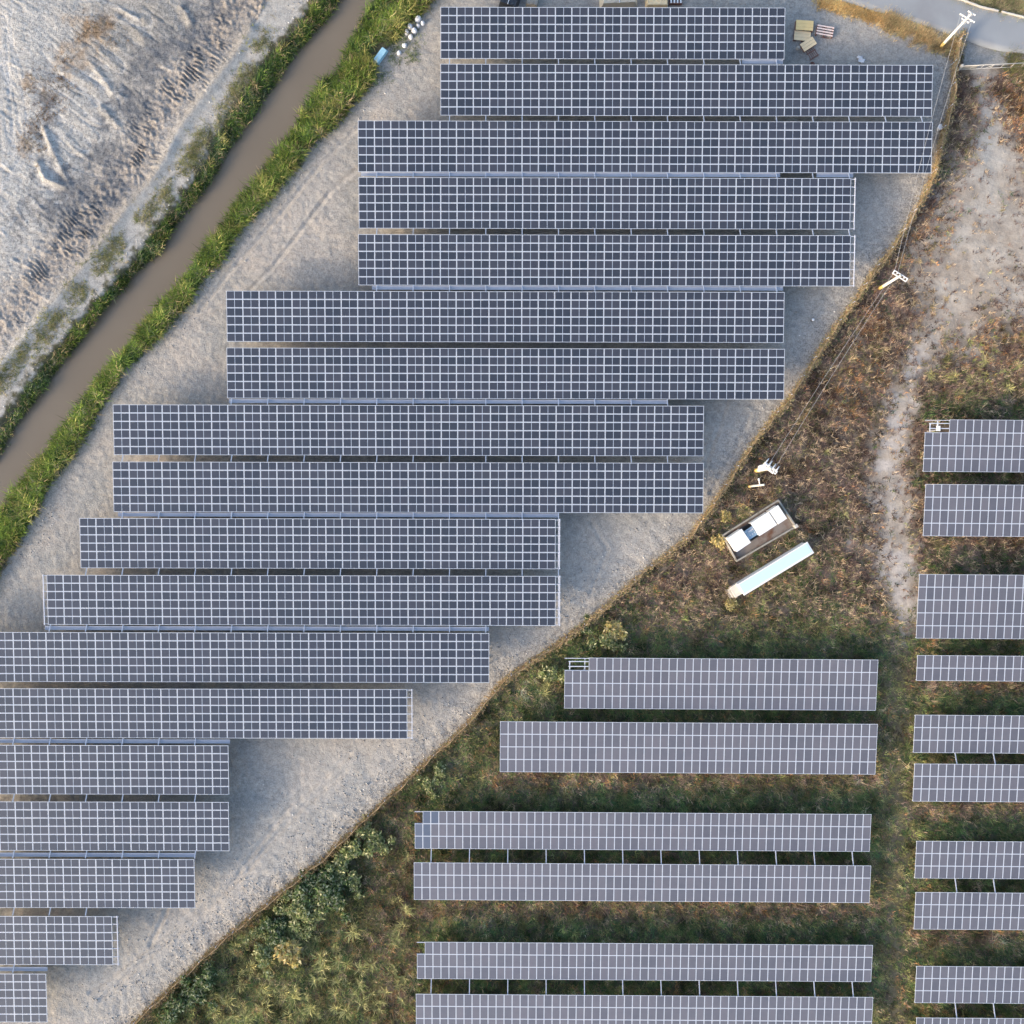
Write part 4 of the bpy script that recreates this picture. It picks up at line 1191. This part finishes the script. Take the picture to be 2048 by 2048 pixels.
p2, t2 = pole((1801.5, 551), 6.9, [(6.7, .98, 'double', (-.92, -.5, .5, .92))], (.84, -.54), 'middle white power pole with one double crossarm, right of the fence', .2, .15)
p3, t3 = pole((1541, 936), 7.2, [(7.05, .95, 'double', (-.92, -.45, .45, .92)), (6.3, .8, 'double', (-.9, .9))], (.80, -.60), 'lowest white power pole with stacked crossarms above the transformer enclosure', .25, .2)
def strain():
    # strain insulators, cut-outs and a pole transformer on the end pole
    mb = MB()
    for k in (-.8, -.3, .25, .75):
        x, y = .8 * k, -.6 * k
        mb.tube([(x, y, 7.1), (x + .25, y + .33, 7.05), (x + .5, y + .66, 7.0)], [.05, .09, .05], 8)
    link('strain_insulator', mb.mesh('strain_insulator', M['porc'], True), p3)
    link('pole_transformer', MB().tube([(-.55, .15, 4.6), (-.55, .15, 4.7), (-.55, .15, 5.6), (-.55, .15, 5.7)], [.2, .34, .34, .2], 14).mesh('pole_transformer', M['white'], True), p3)
    link('cut_out', MB().box((-.5, .42, 6.9), (.22, .3, .6), .5, 0, .04).mesh('cut_out', M['porc']), p3)
strain()
def post_cam():
    h = 7.4
    x, y, _ = W(1528, 969.5, h)
    root = empty('lamp_post', (x, y, 0))
    tag(root, 'slim white post with a short side arm above the transformer enclosure', 'post')
    link('shaft', MB().tube([(0, 0, -.4), (0, 0, h)], [.15, .11], 12).mesh('shaft', M['pole'], True), root)
    link('foot_band', MB().tube([(0, 0, -.3), (0, 0, .9)], [.165, .16], 12).mesh('foot_band', M['polebase'], True), root)
    arm = link('side_arm', MB().tube([(0, 0, 5.4), (-.12, .6, 5.5)], [.07, .06], 8).mesh('side_arm', M['white'], True), root)
    link('camera_head', MB().box((-.13, .68, 5.47), (.2, .3, .16), .2, 0, .04).mesh('camera_head', M['white']), arm)
post_cam()
def cable(a, b, sag, label, group=None):
    a, b = np.array(a), np.array(b)
    pts = []
    for k in range(25):
        t = k / 24
        p = a * (1 - t) + b * t; p = p.copy(); p[2] -= sag * 4 * t * (1 - t)
        pts.append(tuple(p))
    o = link('cable', MB().tube(pts, .012, 5).mesh('cable', M['wire']))
    tag(o, label, 'cable', group)
cable(t1[2], t2[0], .7, 'left one of two thin cables strung from roadside pole to middle pole', 'cables between the poles')
cable(t1[4], t2[1], .7, 'right one of two thin cables strung from roadside pole to middle pole', 'cables between the poles')
cable(t2[0], t3[1], .6, 'upper of two thin cables strung from middle pole to lowest pole', 'cables between the poles')
cable(t2[1], t3[2], .6, 'lower of two thin cables strung from middle pole to lowest pole', 'cables between the poles')

# ------------------------------------------------------------------ transformer enclosure and cabinets
def enclosure():
    zt = .75
    cs = [np.array(W(a, b, zt)[:2]) for a, b in ((1445.5, 1071), (1557, 1000.5), (1592, 1053), (1473.5, 1122))]
    c = sum(cs) / 4
    root = empty('transformer_enclosure', (c[0], c[1], 0))
    tag(root, 'rectangular concrete walled enclosure around white transformer cabinets', 'enclosure')
    names = ['wall', 'wall', 'wall', 'wall']
    for i in range(4):
        a, b = cs[i] - c, cs[(i + 1) % 4] - c
        d = b - a; l = np.hypot(*d); an = math.atan2(d[1], d[0])
        l2 = l + (.10 if i % 2 == 0 else -.105)
        link('wall', MB().box(((a[0] + b[0]) / 2, (a[1] + b[1]) / 2, zt / 2 - .2), (l2, .16, zt + .4), an).mesh('wall', M['conc']), root)
        link('coping', MB().box(((a[0] + b[0]) / 2, (a[1] + b[1]) / 2, zt + .023), (l2 - (0 if i % 2 == 0 else .06), .19, .04), an, 0, .008).mesh('coping', M['conc']), root)
    k = .975
    vs = [((p - c)[0] * k, (p - c)[1] * k, z) for z in (-.3, .2) for p in cs]
    link('slab', MB().add(vs, [(4, 7, 6, 5), (0, 1, 5, 4), (1, 2, 6, 5), (2, 3, 7, 6), (3, 0, 4, 7)]).mesh('slab', M['rustfloor']), root)
    # open lean-to of the east end: a short stub wall
    link('corner_pillar', MB().box((cs[2][0] - c[0] - .05, cs[2][1] - c[1] + .05, .55), (.42, .42, 1.15), .55, 0, .02).mesh('corner_pillar', M['conc_lt']), root)
enclosure()

def obox(name, pts, z0, z1, label, mat, extra=None, over=.05, group='white cabinets in the enclosure', cat='cabinet'):
    P = [np.array(W(a, b, z1)[:2]) for a, b in pts]
    c = sum(P) / 4
    ex = (P[1] - P[0] + P[2] - P[3]) / 2; ey = (P[3] - P[0] + P[2] - P[1]) / 2
    L, D = np.hypot(*ex), np.hypot(*ey)
    an = math.atan2(ex[1], ex[0])
    root = empty(name, (c[0], c[1], z0), an)
    tag(root, label, cat, group)
    h = z1 - z0
    link('plinth', MB().box((0, 0, .08), (L - .2, D - .2, .16)).mesh('plinth', M['conc']), root)
    link('body', MB().box((0, 0, .16 + (h - .26) / 2), (L - 2 * over, D - 2 * over, h - .26), 0, 0, .015).mesh('body', M['white']), root)
    link('roof', MB().box((0, 0, h - .05), (L, D, .1), 0, 0, .02).mesh('roof', mat), root)
    nd = max(1, int(round(L / 1.0)))
    for k in range(nd):
        xx = (k + .5) / nd * (L - 2 * over) - (L - 2 * over) / 2
        for s in (-1, 1):
            dr = link('door', MB().box((xx, s * (D / 2 - over + .012), .16 + (h - .26) / 2), ((L - 2 * over) / nd - .06, .022, h - .45)).mesh('door', M['white']), root)
            if s == -1:
                link('handle', MB().box((xx + .3, s * (D / 2 - over + .04), 1.0), (.04, .035, .16)).mesh('handle', M['dark']), dr)
    return root, L, D, h
s6 = 300 / 1932.0
e = lambda L: [(1350 + a * s6, 850 + b * s6) for a, b in L]
obox('transformer_cabinet', e([(680, 1457), (862, 1335), (977, 1515), (797, 1637)]), .2, 2.3, 'white transformer cabinet at the lower left end of the concrete enclosure', M['white'])
obox('transformer_cabinet', e([(980, 1262), (1205, 1118), (1315, 1285), (1090, 1430)]), .2, 2.35, 'largest white transformer cabinet in the middle of the enclosure', M['white'])
obox('transformer_cabinet', e([(1217, 1108), (1328, 1030), (1445, 1205), (1327, 1280)]), .2, 2.35, 'narrow white transformer cabinet at the upper right end of the enclosure', M['white'])
def transformer():
    x, y, _ = W(*e([(985, 1385)])[0], 1.6)
    root = empty('transformer', (x, y, .2), R(34))
    tag(root, 'blue grey transformer with dark cooling fins between two white cabinets', 'transformer')
    link('tank', MB().box((0, 0, .65), (1.25, 1.15, 1.3), 0, 0, .04).box((0, 0, 1.33), (1.35, 1.25, .06), 0, 0, .01).mesh('tank', M['blue']), root)
    for s in (-1, 1):
        mb = MB()
        for k in range(9):
            mb.box((-.52 + k * .13, s * .78, .7), (.03, .34, 1.0))
        link('cooling_fins', mb.mesh('cooling_fins', M['dark']), root)
    for k in (-.35, 0, .35):
        link('bushing', MB().tube([(k, -.2, 1.36), (k, -.2, 1.42), (k, -.2, 1.5), (k, -.2, 1.62)], [.05, .08, .06, .025], 9).mesh('bushing', M['porc'], True), root)
    link('conservator', MB().tube([(-.4, .3, 1.55), (.4, .3, 1.55)], .12, 10).mesh('conservator', M['galv'], True), root)
transformer()
f3 = lambda L: [(1400 + a * s6, 1000 + b * s6) for a, b in L]
def cyan_cabinet():
    root, L, D, h = obox('inverter_cabinet', f3([(482, 1085), (1383, 541), (1470, 678), (569, 1235)]), 0.0, 2.4, 'long narrow cabinet with pale cyan roof below the transformer enclosure', M['white'], over=.12, group=None)
    link('roof_sheet', MB().box((.0, .05, h + .012), (L - .28, D - .36, .03), 0, 0, .008).mesh('roof_sheet', M['cyan']), root)
    st = empty('concrete_step', (0, 0, 0))
    x, y, _ = W(*f3([(470, 1165)])[0], .9)
    st.location = (x, y, 0); st.rotation_euler = (0, 0, R(31.5))
    tag(st, 'grey concrete landing block at the left end of the cyan roofed cabinet', 'steps')
    link('landing', MB().box((.05, 0, .45), (1.25, 1.45, .9), 0, 0, .03).mesh('landing', M['conc_lt']), st)
    link('tread', MB().box((-.72, 0, .25), (.28, 1.2, .5), 0, 0, .02).mesh('tread', M['conc_lt']), st)
    link('tread', MB().box((-1.0, 0, .12), (.27, 1.2, .25), 0, 0, .02).mesh('tread', M['conc_lt']), st)
cyan_cabinet()

# ------------------------------------------------------------------ gate
def gate():
    h = 1.15
    a = np.array(W(1918, 140, 0)[:2]); b = np.array(W(2062, 133, 0)[:2])
    d = b - a; L = np.hypot(*d); an = math.atan2(d[1], d[0])
    root = empty('sliding_gate', (a[0], a[1], 0), an)
    tag(root, 'long white pipe gate beside the fence near the road', 'gate')
    link('top_rail', MB().tube([(0, 0, h), (L, 0, h)], .05, 8).mesh('top_rail', M['conc_lt'], True), root)
    link('bottom_rail', MB().tube([(0, 0, .12), (L, 0, .12)], .045, 8).mesh('bottom_rail', M['conc_lt'], True), root)
    pm = MB().tube([(0, 0, .1), (0, 0, h)], .03, 6).mesh('upright', M['conc_lt'])
    for k in range(8):
        link('upright', pm, root, (.05 + k * (L - .1) / 7, 0, 0))
    for k in (1, 3.2):
        link('brace', MB().tube([(k, 0, .12), (k + .8, 0, h)], .03, 6).mesh('brace', M['conc_lt']), root)
    link('gate_post', MB().box((-.16, 0, .65), (.28, .28, 1.5), 0, 0, .02).mesh('gate_post', M['conc_lt']), root)
    link('panel', MB().box((1.05, .0, .62), (1.9, .02, .9)).mesh('panel', M['conc']), root)
gate()

# ------------------------------------------------------------------ loose things in the yard
def wavy_heap(name, u, v, sx, sy, h, rz, mat, label, cat, group=None, seed=0, square=False):
    rg = random.Random(seed)
    mb = MB(); n = 12; rings = [(1, -.05), (1.04, .25), (.96, .6), (.72, .9), (.35, 1.0)] if not square else [(1, -.05), (1.02, .4), (1.0, .85), (.86, .98), (.4, 1.02)]
    vs = []
    for (r, z) in rings:
        for k in range(n):
            a = k * 2 * math.pi / n
            ca, sa = math.cos(a), math.sin(a)
            p = 4.0 if square else 2.6
            q = (abs(ca) ** p + abs(sa) ** p) ** (-1 / p)
            j = rg.uniform(.9, 1.08)
            vs.append((ca * q * r * sx * j, sa * q * r * sy * j, z * h * rg.uniform(.93, 1.06)))
    vs.append((0, 0, h * .97))
    fs = [(i * n + k, i * n + (k + 1) % n, i * n + n + (k + 1) % n, i * n + n + k) for i in range(len(rings) - 1) for k in range(n)]
    fs += [((len(rings) - 1) * n + k, (len(rings) - 1) * n + (k + 1) % n, len(vs) - 1) for k in range(n)]
    mb.add(vs, fs)
    # tied neck / corner ears
    if not square:
        mb.tube([(0, 0, h * .93), (.03, .02, h * 1.12), (.08, .05, h * 1.2)], [.05, .04, .10], 7)
    else:
        for (a, b) in ((1, 1), (-1, 1), (1, -1), (-1, -1)):
            mb.tube([(a * sx * .75, b * sy * .75, h * .92), (a * sx * .8, b * sy * .8, h * 1.12), (a * sx * .55, b * sy * .6, h * 1.1)], .025, 5)
    x, y, _ = W(u, v, h)
    o = link(name, mb.mesh(name, mat, True), None, (x, y, gz(x, y)), (0, 0, rz))
    tag(o, label, cat, group)
G = 'white bags heaped by the reeds'
for i, (u, v, sx, sy, h, lab) in enumerate([
    (835.5, 34.5, .44, .30, .7, 'largest white bag, topmost of the heap beside the reeds'),
    (845, 44, .26, .24, .5, 'small white bag, rightmost of the heap beside the reeds'),
    (836, 49, .22, .20, .45, 'smallest white bag, in the middle of the heap beside the reeds'),
    (819, 50, .30, .34, .65, 'white bag at the left of the heap, nearest the reeds'),
    (828, 58, .30, .36, .6, 'long white bag lying across the middle of the heap'),
    (812.5, 61.5, .36, .24, .5, 'ragged white bag at the lower left of the heap'),
    (821, 71, .28, .26, .5, 'white bag at the bottom tip of the heap'),
    (808.5, 88, .30, .28, .45, 'grey white bag lying alone just below the heap'),
    (797.5, 103.5, .28, .26, .4, 'grey white bag lying alone nearest the pale blue tub')]):
    wavy_heap('bag', u, v, sx, sy, h, R(35 + 47 * i), M['bag'], lab, 'bag', G, i)
def tub():
    x, y, _ = W(760, 108.8, .6)
    root = empty('tub', (x, y, gz(x, y)), R(54))
    tag(root, 'pale blue upturned plastic tub beside the reeds', 'tub')
    mb = MB()
    L, D, h = 1.08, .42, .55
    vs = []
    for (k, z) in ((1.0, 0), (1.0, .06), (.93, .07), (.88, h - .06), (.82, h)):
        for (a, b) in ((-1, -.8), (-.86, -1), (.9, -1), (1, -.9), (1, .9), (.9, 1), (-.86, 1), (-1, .8)):
            vs.append((a * L * (k + .02), b * D * k, z))
    fs = [(r * 8 + i, r * 8 + (i + 1) % 8, r * 8 + 8 + (i + 1) % 8, r * 8 + 8 + i) for r in range(4) for i in range(8)]
    fs.append(tuple(32 + i for i in range(8)))
    link('shell', mb.add(vs, fs).mesh('shell', M['tub']), root)
    for k in (-.5, 0, .5):
        link('rib', MB().box((k, 0, h + .012), (.05, .6, .02), 0, 0, .005).mesh('rib', M['tub']), root)
tub()

def pallet(u, v, l, d, rz, label, deck, frame, ndeck, h=.15, boards=1.0, lift=0.0, group='wooden pallets by the topmost array'):
    x, y, _ = W(u, v, h + lift)
    root = empty('pallet', (x, y, gz(x, y) + lift), rz)
    tag(root, label, 'pallet', group)
    w = d / ndeck * boards
    for k in range(ndeck):
        link('deck_board', MB().box((0, (k + .5) * d / ndeck - d / 2, h - .012), (l, w - .012, .024), 0, 0, .004).mesh('deck_board', deck), root)
    for k in (-1, 0, 1):
        link('bearer', MB().box((k * (l / 2 - .06), 0, (h - .026) / 2), (.1, d, h - .028)).mesh('bearer', frame), root)
    for k in (-1, 1):
        link('bottom_board', MB().box((0, k * (d / 2 - .06), -.012), (l, .1, .02)).mesh('bottom_board', frame), root)
pallet(1609, 51, 2.15, 1.25, R(-4), 'yellow plywood topped pallet, upper half of the folded looking pair', M['ply'], M['pal_red'], 3, .62, .99)
pallet(1604.5, 72, 2.05, 1.2, R(-6), 'duller yellow pallet lying just below the brighter plywood one', M['ply2'], M['pal_red'], 3, .36, .99)
pallet(1650, 61.5, 2.1, 1.35, R(-10), 'reddish pallet with three pale pink slats, rightmost of the pallets', M['pal_pink'], M['pal_red'], 4, .5, .55)
pallet(1616.5, 88.5, 1.85, 1.1, R(33), 'cream pallet lying askew across the yellow pair', M['ply2'], M['pal_red'], 3, .3, .97, .28)
pallet(1622, 104, 1.7, 1.25, R(-58), 'dark bare pallet frame with thin slats below the cream pallet', M['pal_red'], M['pal_red'], 5, .14, .3)
wavy_heap('barrel', 1598, 94, .24, .22, .55, .3, M['conc_lt'], 'grey white drum wedged at the left of the cream pallet', 'drum', None, 5)
def sheet_litter(name, u, v, s, label, mat, seed):
    rg = random.Random(seed); x, y, _ = W(u, v, .2)
    mb = MB(); n = 6
    vs = [((i / (n - 1) - .5) * s * (1 + .3 * math.sin(j)), (j / (n - 1) - .5) * s * .7 + .15 * s * math.sin(i * 1.7), .06 + rg.uniform(0, .22)) for j in range(n) for i in range(n)]
    fs = [(j * n + i, j * n + i + 1, j * n + n + i + 1, j * n + n + i) for j in range(n - 1) for i in range(n - 1)]
    vs2 = [(a, b, c - .025) for a, b, c in vs]
    m = len(vs)
    rim = [(i, i + 1) for i in range(n - 1)] + [(i * n + n - 1, (i + 1) * n + n - 1) for i in range(n - 1)] + [(n * n - 1 - i, n * n - 2 - i) for i in range(n - 1)] + [((n - 1 - i) * n, (n - 2 - i) * n) for i in range(n - 1)]
    mb.add(vs + vs2, fs + [tuple(m + k for k in reversed(f)) for f in fs] + [(b, a, a + m, b + m) for a, b in rim])
    o = link(name, mb.mesh(name, mat, True), None, (x, y, gz(x, y)), (0, 0, rg.uniform(0, 6)))
    tag(o, label, 'litter')
sheet_litter('plastic_sheet', 1722.5, 118, .9, 'crumpled white plastic sheet on grey gravel above the second array', M['bag'], 3)
sheet_litter('rag', 1626, 127, .5, 'dark red rag on the gravel beneath the bare pallet frame', M['pal_red'], 4)
def bucket(u, v, r, label, mat):
    x, y, _ = W(u, v, .4)
    root = empty('bucket', (x, y, gz(x, y)))
    tag(root, label, 'bucket')
    link('pail', MB().tube([(0, 0, 0), (0, 0, .02), (0, 0, .62)], [r * .75, r * .8, r], 14).mesh('pail', mat, True), root)
    link('lid', MB().tube([(0, 0, .622), (0, 0, .66), (0, 0, .69)], [r * 1.08, r * 1.08, r * .9], 14).mesh('lid', M['bag'], True), root)
bucket(1880, 255, .33, 'white lidded tub standing by the fence right of the third array', M['white'])
bucket(1625, 640, .16, 'tiny dark tub with pale lid on shaded gravel right of the sixth array', M['dark'])

# covered materials along the top edge of the picture
def stack(name, u, v, l, d, h, rz, mat, label, cat, seed, straps=0):
    rg = random.Random(seed); x, y, _ = W(u, v, h)
    root = empty(name, (x, y, gz(x, y)), rz); tag(root, label, cat)
    mb = MB(); n = 14; vs, fs = [], []
    for j in range(n + 1):
        for i in range(n + 1):
            a, b = i / n * 2 - 1, j / n * 2 - 1
            e = max(abs(a), abs(b))
            z = h * (1 - max(0, (e - .86) / .14) ** 2) + rg.uniform(-.06, .05) * (e < .9)
            k = 1 if e < .99 else 1.03
            vs.append((a * l / 2 * k, b * d / 2 * k, max(-.05, z - (h + .05 if e > .99 else 0))))
    for j in range(n):
        for i in range(n):
            fs.append((j * (n + 1) + i, j * (n + 1) + i + 1, (j + 1) * (n + 1) + i + 1, (j + 1) * (n + 1) + i))
    link('cover', mb.add(vs, fs).mesh('cover', mat, False), root)
    for k in range(straps):
        link('strap', MB().box(((k + .5) / straps * l - l / 2, 0, h + .06), (.09, d * .9, .03)).mesh('strap', M['pal_pink'] if k % 2 else M['porc']), root)
stack('covered_pile', 1021, -9, 2.3, 2.6, 1.2, R(-18), M['tarp_dk'], 'black sheeted pile half hidden behind the topmost array', 'covered pile', 1, 1)
stack('covered_pile', 1066, -8, 1.5, 2.4, .8, R(-8), M['conc'], 'grey sheeted pile beside the black one above the topmost array', 'covered pile', 2)
stack('covered_pile', 1238, -12, 4.6, 2.5, 1.1, R(3), M['tarp'], 'cream tarpaulin covered pile of boards above the topmost array', 'covered pile', 3, 1)
stack('covered_pile', 1315, -6, 2.8, 2.2, .9, R(0), M['ply2'], 'pale plywood stack right of the cream tarpaulin pile', 'board stack', 4)
pallet(1352, -2, 1.0, 1.6, R(90), 'red and white slatted pallet above the topmost array, right of the plywood stack', M['porc'], M['pal_red'], 4, .6, .55, 0, 'pallets along the top edge')

# ------------------------------------------------------------------ camera, sun, sky
EL = R(19.5); SUNX, SUNY = -.85, -.53
cam = bpy.data.cameras.new('camera'); co = bpy.data.objects.new('camera', cam); C.objects.link(co)
co.location = (0, 0, CAMH); co.rotation_euler = (0, 0, 0)
cam.sensor_fit = 'HORIZONTAL'; cam.sensor_width = 36
cam.lens = 36 * CAMH / 128.0
cam.clip_start = 1; cam.clip_end = 3000
bpy.context.scene.camera = co
sun = bpy.data.lights.new('sun', 'SUN'); so = bpy.data.objects.new('sun', sun); C.objects.link(so)
sun.energy = 1.2; sun.angle = R(9); sun.color = (1.0, .815, .61)
from mathutils import Vector
hz = math.hypot(SUNX, SUNY)
d = Vector((SUNX / hz * math.cos(EL), SUNY / hz * math.cos(EL), math.sin(EL)))
so.rotation_euler = d.to_track_quat('Z', 'Y').to_euler()
so.location = d * 200
w = bpy.data.worlds.new('World'); bpy.context.scene.world = w; w.use_nodes = True
nt = w.node_tree
bg = nt.nodes.get('Background') or nt.nodes.new('ShaderNodeBackground')
sky = nt.nodes.new('ShaderNodeTexSky'); sky.sky_type = 'NISHITA'; sky.sun_disc = False
sky.sun_elevation = EL; sky.sun_rotation = math.atan2(SUNX, SUNY) % (2 * math.pi)
sky.air_density = 1.0; sky.dust_density = 3.0; sky.ozone_density = 1.0
nt.links.new(sky.outputs['Color'], bg.inputs['Color'])
bg.inputs['Strength'].default_value = .15
vs = bpy.context.scene.view_settings
vs.view_transform = 'Standard'; vs.look = 'None'; vs.exposure = 1.36; vs.gamma = 1
